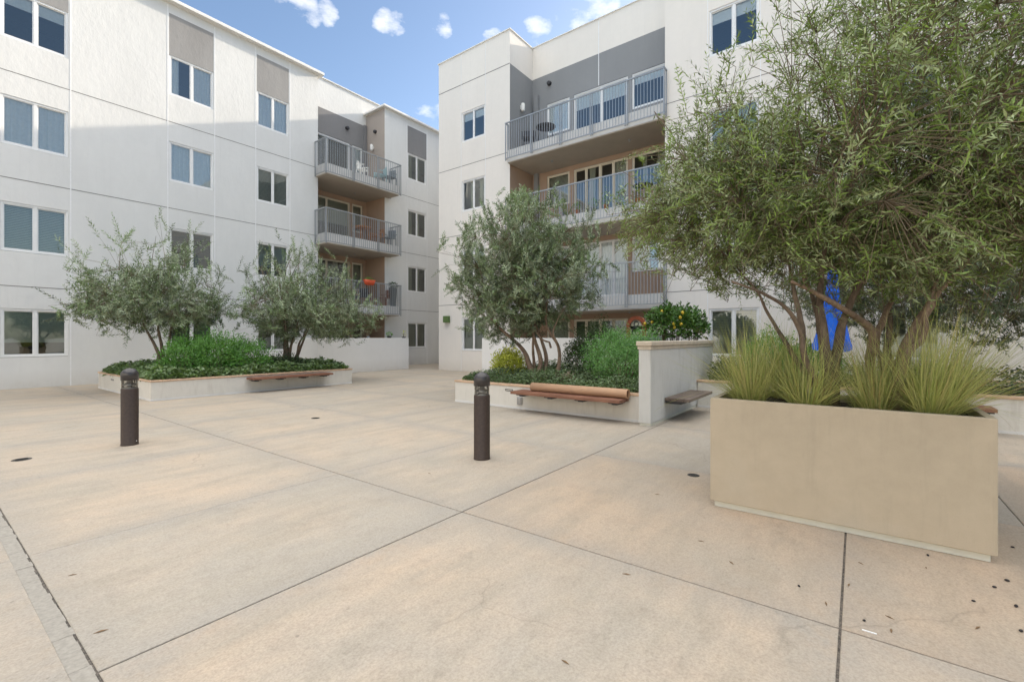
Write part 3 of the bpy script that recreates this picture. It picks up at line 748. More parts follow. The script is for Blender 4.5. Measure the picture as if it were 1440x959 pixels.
m = MB(); m.box(7.84, 7.869, 5.63, 5.75, .09, .25); m.box(7.825, 7.84, 5.645, 5.735, .105, .235); m.build('outlet_box', 'steel', P2, bevel=.01)

t = thing('screen_wall', 'grey rendered screen wall with stone cap, a slatted bench fixed to its side', 'wall', (9.7, 2.9, 0))
m = MB(); m.box(7.62, 11.8, 2.79, 3.0, 0.04, 1.36); m.build('wall', 'screen_wall', t, bevel=.012)
m = MB(); m.box(7.64, 11.8, 2.80, 2.99, 0, .04); m.build('plinth', 'plinth', t)
m = MB(); m.box(7.585, 11.83, 2.755, 3.035, 1.361, 1.44); m.build('cap', 'cap_stone', t, bevel=.012)
m = MB(); m.box(7.605, 11.81, 2.775, 3.015, 1.30, 1.36); m.build('cornice', 'cap_stone', t, bevel=.006)

def bench(lab, org, ln, depth, rz, mat, nb):
    # seat runs along local +x, wall behind at local y = 0, seat reaches to -depth
    o = thing('wall_bench', lab, 'bench', org); o.rotation_euler = (0, 0, rz)
    save = ORG[o.name]; ORG[o.name] = (0, 0, 0)
    s = MB(); n = 4; pw = depth/n
    for i in range(n): s.box(0, ln, -depth+i*pw+.004, -depth+(i+1)*pw-.004, .365, .42)
    s.build('seat', mat, o, bevel=.006)
    for i in range(nb):
        x = ln*(.07+.86*i/(nb-1)); b = MB()
        b.box(x-.09, x+.09, -depth+.10, -.002, .335, .364); b.box(x-.05, x+.05, -depth+.16, -.002, .31, .3345)
        if 0: j = len(b.v); b.v += [(x-.006, -depth+.08, .334), (x-.006, -.021, .334), (x-.006, -.021, .18), (x+.006, -depth+.08, .334), (x+.006, -.021, .334), (x+.006, -.021, .18)]
        for f in (): b.f.append(tuple(j+k for k in f)); b.m.append(0); b.sm.append(False)
        b.build('bracket', 'dark_metal', o)
    ORG[o.name] = save; return o
bench('reddish wooden bench fixed to the long bed in front of the left block', (5.7, 13.34, 0), 2.35, .42, 0, 'wood_red', 4)
bench('reddish wooden bench with a cardboard tube lying on it', (7.86, 5.62, 0), 2.35, .43, -PI/2, 'wood_red', 4)
bench('grey weathered slatted bench fixed to the capped screen wall', (8.3, 2.78, 0), 1.6, .44, 0, 'wood_grey', 3)
bench('wooden bench half hidden by grasses right of the big concrete planter', (10.40, -.15, 0), 1.55, .46, -PI/2, 'wood_red', 3)

t = thing('cardboard_tube', 'thick tan cardboard tube lying on the wooden bench against the bed', 'tube', (7.73, 4.3, .42))
m = MB(); r = .085; m.lathe([(r, 3.24), (r, 5.3), (r-.012, 5.3), (r-.012, 3.24), (r, 3.24)], (7.755, 0, .42+r+.001), 28, 0, 1); m.build('tube', 'cardboard', t)
m = MB(); m.lathe([(0, 3.27), (r-.0125, 3.27)], (7.755, 0, .42+r+.001), 28, 0, 1); m.build('end_plug', 'cardboard_in', t)

# ------------------------------------------------------------------ bollards
def make_bollard(lab):
    o = thing('bollard_light', lab, 'bollard', (0, 0, 0), 'dark bollard lights on the plaza')
    b = MB(); b.lathe([(0, 0), (.103, 0), (.103, .012), (.1, .014), (.1, .785), (.094, .792), (0, .792)], n=40); b.build('post', 'bronze', o)
    g = MB(); g.lathe([(.092, .792), (.092, .905)], n=40); g.build('lens', 'glass_clear', o)
    c = MB(); c.lathe([(.0, .83), (.086, .80), (.086, .793)], n=32); c.lathe([(.03, .904), (.04, .87), (.075, .85), (.08, .835), (.05, .825)], n=32)
    c.build('reflector', 'steel', o)
    for k in range(3):
        a = 2*PI*k/3+.6; q = MB(); q.tube([(.075*math.cos(a), .075*math.sin(a), .79), (.075*math.cos(a), .075*math.sin(a), .91)], .006, 6); q.build('rod', 'dark_metal', o)
    d = MB(); d.lathe([(0, .905), (.102, .905), (.102, .985)]+[(.102*math.cos(a), .985+.09*math.sin(a)) for a in [PI/2*i/9 for i in range(1, 9)]]+[(0, 1.075)], n=40); d.build('dome', 'bronze_dome', o)
    s = MB(); s.lathe([(0, 0), (.007, 0), (.005, .004), (0, .005)], (0, 0, 0), 8, 0, 1)
    so = s.build('screw', 'lamp_white', o); so.location = (.055, -.086, .055)
    return o
b1 = make_bollard('dark bronze bollard light in front of the long planted bed at left')
b2 = copy_tree(b1); b2['label'] = 'dark bronze bollard light in the middle of the plaza before the bench with the tube'
b1.location = (1.95, 8.18, 0); b2.location = (4.35, 3.73, 0); b2.rotation_euler = (0, 0, .5)

# ------------------------------------------------------------------ big concrete planter
CP = thing('concrete_planter', 'large square-edged tan concrete planter holding olive trees and tussock grasses', 'planter', (4.75, .15, 0))
x0, x1, y0, y1 = 4.35, 5.30, -.745, 1.05
m = MB(); T = .05
m.box(x0, x0+T, y0, y1, .055, .965); m.box(x1-T, x1, y0, y1, .055, .965)
m.box(x0+T, x1-T, y0, y0+T, .055, .965); m.box(x0+T, x1-T, y1-T, y1, .055, .965); m.box(x0+T, x1-T, y0+T, y1-T, .055, .12)
bo = m.build('body', 'concrete_box', CP)
bo.data.materials.clear(); bo.data.materials.append(M['concrete_box'])
m = MB(); m.box(x0+.03, x1-.03, y0+.03, y1-.03, 0, .054); m.build('plinth', 'plinth', CP, bevel=.004)
so = MB(); n = 16
vs = [[(x0+T+(x1-x0-2*T)*i/n, y0+T+(y1-y0-2*T)*j/n, .90+.03*noise.noise((i*.7, j*.7, 4))) for j in range(n+1)] for i in range(n+1)]
for i in range(n):
    for j in range(n): so.quad(vs[i][j], vs[i+1][j], vs[i+1][j+1], vs[i][j+1])
so.build('soil', 'soil', CP)
CP_weld = None
for o in (bo,):
    import bmesh
    b = bmesh.new(); b.from_mesh(o.data)
    b.to_mesh(o.data); b.free()
    bv = o.modifiers.new('bevel', 'BEVEL'); bv.width = .006; bv.segments = 2; bv.limit_method = 'ANGLE'

OLIVES = [(4.78, -0.89), (4.1, -0.74), (3.95, -0.66), (3.67, -0.53), (3.44, -0.67), (3.26, 0.28), (3.07, -0.03), (4.25, -0.39), (3.74, -0.71)]
LEAVES = [(3.33, 0.67), (3.84, -0.02), (4.02, -0.36), (3.19, -0.14), (3.14, 0.14), (3.35, -0.5), (3.05, -0.14), (3.46, 0.04), (0.66, 3.97), (0.62, 3.09), (2.77, 1.17), (3.55, 0.92), (3.52, 3.78), (1.85, 1.08), (4.36, 1.53)]
STRIP = (2.968, 2.977, -.08, -.02)
# ------------------------------------------------------------------ floor drains, fallen bits
def drain(x, y, r, lab):
    t = MB(); t.lathe([(0, .002), (r*.8, .002), (r*.82, .004), (r, .004), (r*1.03, -.004)], (x, y, 0), 28)
    for k in range(5): t.box(x-r*.6, x+r*.6, y-r*.55+k*r*.25, y-r*.48+k*r*.25, .0021, .006)
    tag(t.build('floor_drain', 'drain', None, (x, y, 0)), lab, 'drain')
drain(5.21, 1.43, .062, 'small round floor drain in the paving left of the big concrete planter')
drain(.91, 8.24, .09, 'round floor drain at the left edge of the plaza, left of the bollard')
drain(4.67, 8.09, .075, 'small round floor drain midway between the two bollards')
rr = random.Random(11)
for (x, y) in OLIVES:
    t = MB(); r = rr.uniform(.006, .009)
    t.lathe([(0, 0)]+[(r*math.sin(a), r-r*math.cos(a)) for a in (.6, 1.2, 1.8, 2.5)]+[(0, 2*r)], (x, y, .0005), 8)
    o = t.build('fallen_olive', 'olive_fruit', None, (x, y, 0)); o.scale = (1.5, 1, .8); o.rotation_euler = (0, 0, rr.uniform(0, 3))
    tag(o, 'shrivelled black olive fallen on the paving beside the big concrete planter', 'olive', 'olives fallen on the paving')
for (x, y) in LEAVES:
    a = rr.uniform(0, 6); l = rr.uniform(.018, .03); t = MB(); dx, dy = math.cos(a), math.sin(a)
    P0 = [(x-dx*l, y-dy*l, .001), (x-dy*l*.2, y+dx*l*.2, .005), (x+dx*l, y+dy*l, .002), (x+dy*l*.2, y-dx*l*.2, .004)]
    t.v += [(p[0], p[1], p[2]+.0) for p in P0]+[(p[0], p[1], p[2]+.0015) for p in P0]
    for f in ((0,1,2,3), (7,6,5,4), (0,4,5,1), (1,5,6,2), (2,6,7,3), (3,7,4,0)): t.f.append(f); t.m.append(0); t.sm.append(False)
    tag(t.build('fallen_leaf', 'dry_leaf', None, (x, y, 0)), 'small dry olive leaf lying on the paving of the plaza', 'leaf', 'dry leaves fallen on the paving')
t = MB(); t.box(*STRIP, .0005, .003); o = t.build('paper_strip', 'white_plastic', None, (STRIP[0], STRIP[2], 0)); o.rotation_euler = (0, 0, 0)
tag(o, 'thin white strip of paper lying across a slab joint in the paving', 'litter')

# ------------------------------------------------------------------ folded umbrella
def umbrella():
    X, Y = 8.5, .30
    t = thing('patio_umbrella', 'folded bright blue patio umbrella standing behind the olive trunks', 'umbrella', (X, Y, 0))
    p = MB(); p.tube([(X, Y, .05), (X, Y, 2.66)], .019, 10); p.build('pole', 'dark_metal', t)
    b = MB(); b.lathe([(0, 0), (.27, 0), (.27, .03), (.2, .06), (.05, .08), (.03, .3), (0, .3)], (X, Y, 0), 24); b.build('base', 'dark_metal', t)
    c = MB(); n = 96; prof = [(2.70, .01), (2.66, .035), (2.5, .055), (2.3, .075), (2.15, .075), (2.0, .11), (1.75, .16), (1.5, .21), (1.38, .245), (1.32, .235)]
    i0 = len(c.v)
    for z, r in prof:
        k = (2.7-z)/1.4
        for q in range(n):
            a = 2*PI*q/n; f = math.cos(4*a+.6)*.5+.5
            rad = r*(1-.55*k**.5*(1-f**.6)) + (.018*math.sin(11*a+z*3)+.010*math.sin(23*a-z*5))*k
            c.v.append((X+rad*math.cos(a), Y+rad*math.sin(a), z-(1-f)*.05*k))
    for j in range(len(prof)-1):
        for q in range(n):
            a = i0+j*n+q; b_ = i0+j*n+(q+1) % n; c.f.append((a, b_, b_+n, a+n)); c.m.append(0); c.sm.append(True)
    c.build('canopy', 'blue_cloth', t)
    s = MB(); s.lathe([(.078, 2.16), (.09, 2.18), (.09, 2.21), (.078, 2.23)], (X, Y, 0), 20); s.build('strap', 'blue_cloth', t)
    f = MB(); f.lathe([(0, 2.78), (.02, 2.765), (.025, 2.74), (.012, 2.71), (.012, 2.68)], (X, Y, 0), 12); f.build('finial', 'dark_metal', t)
umbrella()

# ------------------------------------------------------------------ balcony and patio furnishings
def chair(lab, x, y, z, rz, mat, wd=.5):
    t = thing('patio_chair', lab, 'chair', (x, y, z)); t.rotation_euler = (0, 0, rz); sv = ORG[t.name]; ORG[t.name] = (0, 0, 0); h = wd/2
    m = MB(); m.box(-h, h, -h, h, .40, .44); m.build('seat', mat, t, bevel=.01)
    m = MB(); m.box(-h+.03, h-.03, h-.03, h, .48, .86); m.build('backrest', mat, t, bevel=.01)
    for sx in (-1, 1):
        for sy in (-1, 1):
            m = MB(); zt = .88 if sy > 0 else .60
            m.box(sx*h-.018*(sx+1), sx*h-.018*(sx-1)-.0, sy*(h+.002)-.018*(sy+1), sy*(h+.002)-.018*(sy-1), 0, .399 if sy < 0 else .399); m.build('leg', mat, t)
        m = MB(); m.box(sx*(h+.02)-.02, sx*(h+.02)+.02, -h, h, .60, .63); m.box(sx*(h+.02)-.015, sx*(h+.02)+.015, -h+.01, -h+.04, .3, .599); m.build('armrest', mat, t)
    ORG[t.name] = sv; return t
def table(lab, x, y, z, r, h, mat):
    t = thing('patio_table', lab, 'table', (x, y, z))
    m = MB(); m.lathe([(0, z+h-.03), (r, z+h-.03), (r, z+h), (0, z+h)], (x, y, 0), 28); m.build('tabletop', mat, t)
    for k in range(4):
        a = PI/4+k*PI/2; m = MB(); m.tube([(x+r*.85*math.cos(a), y+r*.85*math.sin(a), z), (x+r*.6*math.cos(a), y+r*.6*math.sin(a), z+h-.031)], .018, 8); m.build('leg', mat, t)
    return t
z4, z3, z2 = 3*FL, 2*FL, FL
chair('pale blue patio chair on the top balcony of the left block', 14.75, 19.45, z4, -1.9, 'teal_chair')
chair('white round-backed chair on the top balcony of the left block', 13.7, 19.5, z4, .5, 'lamp_white', .42)
chair('dark chair at the right end of the top balcony of the left block', 15.2, 19.3, z4, -1.4, 'grey_plastic')
table('orange wooden table on the middle balcony of the left block', 13.75, 19.6, z3, .45, .74, 'wood_orange')
chair('orange wooden chair beside the orange table on the middle left balcony', 14.7, 19.6, z3, -1.5, 'wood_orange')
chair('dark grey chair at the right end of the middle balcony of the left block', 15.2, 19.3, z3, -1.2, 'grey_plastic')
chair('dark chair behind the orange trough on the lowest balcony of the left block', 13.8, 19.6, z2, -.9, 'dark_metal')
chair('brown wooden chair at the right end of the lowest balcony of the left block', 15.0, 19.35, z2, -1.4, 'wood_red')
chair('dark patio chair at the left end of the top balcony of the white block', 15.7, 10.9, z4, -1., 'dark_metal')
table('dark round table at the left end of the top balcony of the white block', 15.75, 10.1, z4, .4, .72, 'dark_metal')
table('small round table on the middle balcony of the white block', 15.9, 6.1, z3, .35, .7, 'dark_metal')
def leaf_ball(rng, c, r, n, ll, flat=1.):
    u = rng.normal(size=(n, 3)); u /= np.linalg.norm(u, axis=1, keepdims=True)
    rad = rng.uniform(.3, 1, n)[:, None]**.6
    p = np.array(c)+u*rad*np.array(r)
    d = u+rng.normal(size=(n, 3))*.6; d[:, 2] += .25
    nr = rng.normal(size=(n, 3))*.5+np.array([0, 0, 1.]); 
    return p, d, nr, rng.uniform(.7, 1.2, n)*ll
def potted(lab, x, y, z, pr, ph, pmat, r, lmat, n, ll, seed, flower=None, name='potted_plant'):
    rng = np.random.default_rng(seed)
    t = thing(name, lab, 'potted plant', (x, y, z))
    m = MB(); m.lathe([(0, z), (pr*.75, z), (pr, z+ph), (pr*1.06, z+ph), (pr*1.06, z+ph-.02), (pr*.9, z+ph-.02), (0, z+ph-.02)], (x, y, 0), 20); m.build('pot', pmat, t)
    s = MB()
    for k in range(5): s.tube([(x, y, z+ph-.03), (x+rng.normal()*r[0]*.4, y+rng.normal()*r[1]*.4, z+ph+r[2]*1.2)], .005, 5)
    p, d, nr, l = leaf_ball(rng, (x, y, z+ph+r[2]), r, n, ll)
    leaf_mesh('foliage', p, d, nr, l, l*.4, rng.uniform(0, 1, n), [lmat, 'twig'], t, extra=s)
    if flower:
        f = MB(); 
        for k in range(4): f.lathe([(0, -.02), (.035, -.015), (.045, .01), (.02, .025), (0, .02)], (x+rng.normal()*r[0]*.5, y-.04+rng.normal()*r[1]*.4, z+ph+r[2]*1.5+rng.normal()*.03), 10)
        f.build('flower', flower, t)
    return t
wz = 1.491
M['flower_yellow'] = plain('flower_yellow', (.55, .6, .03), .7)
M['dry_stem'] = leaf_mat('dry_stem', (.25, .2, .14), (.28, .22, .15))
potted('small yellow-green flowering plant in a dark pot on the left patio wall', 11.42, 17.35, wz, .08, .12, 'dark_metal', (.14, .1, .14), 'bush_yellow', 60, .07, 1, 'flower_yellow')
potted('dry branching twigs in a pot in the middle of the left patio wall', 12.5, 17.35, wz, .07, .08, 'grey_plastic', (.1, .08, .2), 'dry_stem', 20, .09, 2)
potted('low leafy plant in a black pot towards the right end of the left patio wall', 13.65, 17.35, wz, .11, .08, 'black', (.16, .1, .09), 'bush_green', 60, .09, 3)
potted('small leafy seedling in a black pot at the right end of the left patio wall', 14.5, 17.35, wz, .10, .06, 'black', (.08, .07, .14), 'bush_yellow', 22, .09, 4)
t = thing('flower_trough', 'bright orange trough of small plants hooked over the lowest left balcony rail', 'flower trough', (13.55, 18.86, FL+1.0))
x, y, z = 13.62, 18.80, FL+.93; m = MB(); n = 20
i0 = len(m.v)
for zz, a, b in ((z, .22, .09), (z+.24, .33, .13), (z+.24, .30, .11), (z+.2, .29, .10)):
    for q in range(n):
        an = 2*PI*q/n; m.v.append((x+a*math.copysign(abs(math.cos(an))**.6, math.cos(an)), y+b*math.copysign(abs(math.sin(an))**.6, math.sin(an)), zz))
for j in range(3):
    for q in range(n): a = i0+j*n+q; b = i0+j*n+(q+1) % n; m.f.append((a, b, b+n, a+n)); m.m.append(0); m.sm.append(True)
m.f.append(tuple(range(i0, i0+n))[::-1]); m.m.append(0); m.sm.append(False)
m.build('trough', 'orange_plastic', t)
rng = np.random.default_rng(5); p, d, nr, l = leaf_ball(rng, (x, y, z+.26), (.3, .11, .09), 160, .06); leaf_mesh('foliage', p, d, nr, l, l*.5, rng.uniform(0, 1, 160), ['bush_green'], t)
potted("bushy plant in a dark box at the right of the left block's lowest balcony", 15.3, 19.15, FL, .2, .95, 'grey_plastic', (.26, .2, .14), 'bush_dark', 160, .09, 6, name='planter_box')
for k, (y, sx) in enumerate(((8.9, .13), (8.35, .12), (7.7, .14), (7.2, .12), (6.7, .16), (6.0, .18))):
    potted(('leftmost potted plant', 'second potted plant from the left', 'third potted plant from the left', 'fourth potted plant from the left', 'fifth, fuller potted plant', 'fullest and rightmost potted plant')[k]+' along the middle balcony of the white block',
           15.18, y, z3-.13, .09, .16, 'terracotta' if k % 2 else 'grey_plastic', (sx, sx, sx*1.2), 'bush_green', 70, .08, 20+k)
# ornament on the patio: copper arch round a pale enamel face with two rings
t = thing('garden_ornament', 'arched copper ornament with a pale face and dark rings behind the screen wall', 'ornament', (13.3, 5.3, 1.49))
def arch(mb, X, y, z, w, h, x0, x1, ri):
    out, inn = [], []
    for k in range(25):
        a = PI*k/24; out.append((y+w*math.cos(a), z+h+w*math.sin(a))); inn.append((y+ri*math.cos(a), z+h+ri*math.sin(a)))
    out = [(y+w, z)]+out+[(y-w, z)]; inn = [(y+ri, z)]+inn+[(y-ri, z)]
    for q in range(len(out)-1):
        a, b, c, d = out[q], out[q+1], inn[q+1], inn[q]
        mb.quad((x0,)+a, (x0,)+b, (x0,)+c, (x0,)+d); mb.quad((x1,)+a, (x1,)+d, (x1,)+c, (x1,)+b)
        mb.quad((x0,)+a, (x1,)+a, (x1,)+b, (x0,)+b); mb.quad((x0,)+d, (x0,)+c, (x1,)+c, (x1,)+d)
m = MB(); arch(m, 0, 5.3, 1.492, .30, .36, 13.25, 13.33, .19); m.build('arch', 'copper', t)
m = MB(); m.lathe([(0, 13.29), (.189, 13.29), (.189, 13.31), (0, 13.31)], (0, 5.3, 1.852), 32, 0, 0); m.box(13.29, 13.31, 5.112, 5.488, 1.492, 1.85); m.build('face', 'cream_disc', t)
def ring(mb, c, r, th):
    mb.tube([(c[0], c[1]+r*math.cos(2*PI*k/28), c[2]+r*math.sin(2*PI*k/28)) for k in range(29)], th, 8)
m = MB(); ring(m, (13.27, 5.3, 1.68), .125, .02); m.build('ring', 'dark_metal', t)
m = MB(); ring(m, (13.27, 5.3, 1.92), .07, .014); m.build('ring', 'dark_metal', t)
t = thing('barbecue', 'grey hooded box just showing above the cap of the screen wall', 'barbecue', (12.8, 4.72, 0))
X, Y = 12.8, 4.72
m = MB(); m.box(X-.25, X+.25, Y-.35, Y+.35, .1, 1.36); m.build('body', 'grey_plastic', t, bevel=.02)
m = MB(); m.box(X-.28, X+.3, Y-.38, Y+.38, 1.365, 1.53); m.build('hood', 'grey_plastic', t, bevel=.03)
m = MB(); m.box(X-.2, X+.2, Y-.36, Y-.16, 1.532, 1.62); m.build('side_box', 'steel', t, bevel=.01)
# ------------------------------------------------------------------ trees: (stem polyline, base radius)
STEM_A = [([(4.854, 0.194, 0.937), (4.823, 0.203, 1.168), (4.761, 0.236, 1.561), (4.746, 0.255, 1.756), (4.814, 0.249, 1.995), (4.964, 0.214, 2.419)], 0.06),
  ([(4.862, 0.184, 0.937), (4.899, 0.135, 1.463), (5.009, 0.071, 1.719), (5.143, -0.024, 1.988), (5.327, -0.103, 2.182), (5.506, -0.174, 2.53)], 0.045),
  ([(4.832, 0.224, 0.974), (4.801, 0.432, 1.297), (4.798, 0.52, 1.468), (4.797, 0.604, 1.623), (4.795, 0.69, 1.796), (4.8, 0.767, 1.965), (4.894, 0.975, 2.23)], 0.026),
  ([(4.719, 0.209, 0.976), (4.572, 0.32, 1.256), (4.485, 0.354, 1.412), (4.464, 0.382, 1.576), (4.325, 0.483, 1.761), (4.157, 0.623, 1.866), (3.915, 0.78, 1.94)], 0.032),
  ([(4.544, 0.358, 1.53), (4.567, 0.411, 1.807), (4.658, 0.456, 2.026), (4.744, 0.508, 2.355)], 0.026),
  ([(4.77, 0.256, 1.653), (4.896, 0.305, 1.817), (5.04, 0.364, 1.993), (5.269, 0.474, 2.3)], 0.028)]
STEM_B = [([(5.339, -0.118, 0.948), (5.26, -0.096, 1.314), (5.211, -0.115, 1.544), (4.992, 0.011, 1.679), (4.755, 0.16, 1.789), (4.52, 0.307, 1.894), (4.305, 0.427, 1.952)], 0.046),
  ([(5.015, -0.27, 0.935), (5.037, -0.299, 1.31), (5.101, -0.384, 1.56), (5.229, -0.471, 1.729), (5.354, -0.556, 1.891), (5.515, -0.686, 2.056), (5.759, -0.845, 2.279)], 0.058),
  ([(4.871, -0.245, 0.949), (4.864, -0.319, 1.357), (4.95, -0.433, 1.5), (5.027, -0.453, 1.703), (5.261, -0.515, 1.922), (5.481, -0.642, 2.149)], 0.036),
  ([(5.219, -0.125, 1.468), (5.537, -0.217, 1.733), (5.862, -0.316, 2.056), (6.048, -0.397, 2.46)], 0.034)]
STEM_MID = [([(9.043, 6.109, 0.573), (8.963, 6.217, 0.877), (8.861, 6.269, 1.165), (8.66, 6.453, 1.45), (8.421, 6.605, 1.682), (8.185, 6.753, 1.942)], 0.075),
  ([(9.094, 6.041, 0.573), (9.124, 6.001, 0.995), (9.126, 6.165, 1.449), (9.158, 6.289, 1.895), (9.147, 6.471, 2.279)], 0.065),
  ([(9.249, 6.002, 0.565), (9.29, 5.947, 0.99), (9.312, 6.084, 1.414), (9.292, 6.277, 1.846), (9.22, 6.374, 2.14)], 0.06),
  ([(9.137, 6.151, 0.565), (9.106, 6.192, 1.075), (9.189, 6.248, 1.586), (9.324, 6.235, 2.279)], 0.045),
  ([(9.109, 5.521, 0.632), (9.139, 5.482, 1.009), (9.119, 5.508, 1.303), (9.021, 5.639, 1.582), (9.036, 5.785, 1.88), (9.141, 5.812, 2.418)], 0.05),
  ([(9.139, 5.482, 1.09), (9.023, 5.469, 1.354), (8.879, 5.494, 1.613), (8.928, 5.43, 1.87), (8.995, 5.34, 2.063)], 0.03),
  ([(9.021, 5.639, 1.385), (8.977, 5.864, 1.467), (8.94, 6.079, 1.717)], 0.025)]
STEM_L1 = [([(4.342, 15.377, 0.774), (4.295, 15.44, 1.107), (4.201, 15.566, 1.441), (4.062, 15.583, 1.753), (3.946, 15.739, 2.182)], 0.055),
  ([(4.424, 15.435, 0.768), (4.4, 15.467, 1.203), (4.352, 15.53, 1.599), (4.362, 15.683, 1.998), (4.398, 15.636, 2.497)], 0.055),
  ([(4.506, 15.492, 0.762), (4.542, 15.444, 1.241), (4.578, 15.396, 1.699), (4.662, 15.451, 2.203)], 0.05)]
STEM_L2 = [([(7.604, 14.861, 0.735), (7.577, 14.898, 1.268), (7.577, 14.898, 1.732), (7.521, 14.972, 2.311)], 0.11),
  ([(7.632, 14.824, 0.804), (7.674, 14.768, 1.199), (7.743, 14.675, 1.616), (7.827, 14.564, 2.08)], 0.055),
  ([(7.771, 14.638, 0.804), (7.83, 14.393, 1.27), (7.927, 14.264, 1.661), (7.997, 14.004, 2.118)], 0.05),
  ([(7.799, 14.601, 0.804), (7.827, 14.564, 1.268), (7.991, 14.512, 1.617), (8.129, 14.495, 2.04)], 0.045)]
STEM_C = [([(12.011, -0.515, 0.853), (11.994, -0.492, 1.284), (12.028, -0.538, 1.787), (12.054, -0.572, 2.434)], 0.09),
  ([(12.097, -0.462, 0.846), (11.922, -0.23, 1.573), (11.748, 0.003, 2.154)], 0.06),
  ([(11.924, -0.566, 0.86), (12.223, -0.964, 1.571), (12.479, -1.305, 1.998)], 0.06)]

def catmull(pts, per=5):
    P_ = [Vector(p) for p in pts]; P_ = [P_[0]*2-P_[1]]+P_+[P_[-1]*2-P_[-2]]; out = []
    for i in range(1, len(P_)-2):
        for k in range(per):
            t = k/per; a, b, c, d = P_[i-1], P_[i], P_[i+1], P_[i+2]
            out.append(.5*((2*b)+(c-a)*t+(2*a-5*b+4*c-d)*t*t+(3*b-a-3*c+d)*t**3))
    out.append(P_[-2]); return out
def unit(v): return v/(np.linalg.norm(v, axis=-1, keepdims=True)+1e-9)
def olive(name, lab, org, stems, crowns, seed, n_limb, n_shoot, leaf, leafmat, barkmat='bark', shoot=(.25, .55), step=.026, top_thin=0., group='olive trees in the planted beds', droop=0., gap=.0, lump=.35, clump=4):
    """stems -> limbs reaching into the crown -> twigs -> leafy shoots. crowns: list of (centre, radii, weight)."""
    rng = np.random.default_rng(seed); r_ = random.Random(seed)
    t = thing(name, lab, 'tree', org, group)
    tr = MB(); stempts = []
    for pts, rad in stems:
        c = catmull(pts); n = len(c)
        if min(p.z for p in c) == c[0].z: c[0].z -= .12
        rr_ = [rad*(1-.78*(i/(n-1)))*(1+.10*noise.noise(c[i]*9)) for i in range(n)]
        if pts[0][2] < 1.0: rr_[0] *= 1.5; rr_[1] *= 1.25; rr_[2] *= 1.1
        tr.tube([p+Vector((noise.noise(p*5), noise.noise(p*5+Vector((9,0,0))), 0))*.012 for p in c], rr_, 10)
        for i in range(int(n*.55), n): stempts.append((np.array(c[i]), rr_[i]))
    sp = np.array([s[0] for s in stempts]); sr = np.array([s[1] for s in stempts])
    tw = MB(); limbpts = []
    cw = np.array([c[2] for c in crowns], float); cw /= cw.sum()
    def sample(n, lo, hi):
        k = rng.choice(len(crowns), n, p=cw)
        C = np.array([crowns[i][0] for i in k]); Rr = np.array([crowns[i][1] for i in k])
        u = unit(rng.normal(size=(n, 3))); rad = (rng.uniform(lo**3, hi**3, n))**(1/3)
        lm = np.array([1+lump*noise.noise(Vector(ui)*2.6+Vector((seed, 0, 0)))+lump*.5*noise.noise(Vector(ui)*6+Vector((0, seed, 0))) for ui in u])
        return C+u*Rr*(rad*lm)[:, None], u, C, Rr
    tips, u, C, Rr = sample(n_limb, .45, .85)
    for i in range(n_limb):
        tip = tips[i]
        dist = np.linalg.norm(sp-tip, axis=1)+(sp[:, 2] > tip[2]+.1)*.6
        j = int(np.argmin(dist)); s = sp[j]; v = tip-s; ln = np.linalg.norm(v)
        side = rng.normal(size=3)*.10*ln
        mid = s+v*.5+np.array([0, 0, .10*ln])+side; q1 = s+v*.25+side*.7+np.array([0, 0, .07*ln]); q3 = s+v*.78+side*.4+np.array([0, 0, .07*ln])
        c = catmull([s, q1, mid, q3, tip], 3); n = len(c); r0 = min(sr[j]*.62, .009+.012*ln)
        rad = [r0*(1-.8*k/(n-1))+.002 for k in range(n)]
        tr.tube(c, rad, 6)
        for k in range(2, n): limbpts.append(np.array(c[k]))
    lp = np.array(limbpts)
    tips, u, C, Rr = sample(int(n_shoot*1.5), .15, 1.12)
    for i in range(len(tips)):                # shoots leave the twigs in small bunches
        if i % clump: tips[i] = tips[i-i % clump]+rng.normal(size=3)*.11*(leaf/.06)**.5
    base_, dir_, nrm_, len_, wid_, ton_ = [], [], [], [], [], []; ctone = 0
    cnt = 0
    for i in range(len(tips)):
        if cnt >= n_shoot: break
        tip = tips[i]; un = u[i]
        hz = (tip[2]-C[i][2])/Rr[i][2]
        if top_thin and hz > 0 and r_.random() < top_thin*hz: continue
        if gap and noise.noise(Vector(tip)*1.7+Vector((seed, 3, 1))) < -gap+(.12 if hz > .3 and top_thin > .5 else 0): continue
        cnt += 1
        L_ = r_.uniform(*shoot)*(1.25 if hz > .4 else 1)
        out = un.copy(); out[2] *= .5
        d = unit(out*.8+np.array([0, 0, .55-droop+(.8 if hz > .2 else 0)-(.45 if hz < -.55 else 0)])+rng.normal(size=3)*.42)
        s = tip-d*L_*.6
        j = int(np.argmin(((lp-s)**2).sum(1))); p0 = lp[j]
        v = s-p0; lnv = np.linalg.norm(v)
        if lnv > .04:
            tw.tube([p0, p0+v*.5+np.array([0, 0, .06*lnv]), s], [.0035+.002*lnv, .003, .0025], 3, cap=False, m=0)
        bend = rng.normal(size=3)*.18+np.array([0, 0, -.12-droop*.5])
        e = s+d*L_+bend*L_*.5; m_ = s+d*L_*.5+bend*L_*.08
        tw.tube([s, m_, e], [.0026, .002, .001], 3, cap=False, m=0)
        nn = max(3, int(L_/step)); ph = r_.uniform(0, 6); tone = r_.random() if i % clump == 0 or not ton_ else np.clip(tone+r_.uniform(-.2, .2), 0, 1)
        ts = np.linspace(.06, 1, nn)
        pts = s*(1-ts[:, None])**2+2*m_*(ts*(1-ts))[:, None]+e*ts[:, None]**2
        tang = unit((m_-s)*(1-ts[:, None])+(e-m_)*ts[:, None])
        a = unit(np.cross(tang, np.array([.3, .2, 1.]))); b = np.cross(tang, a)
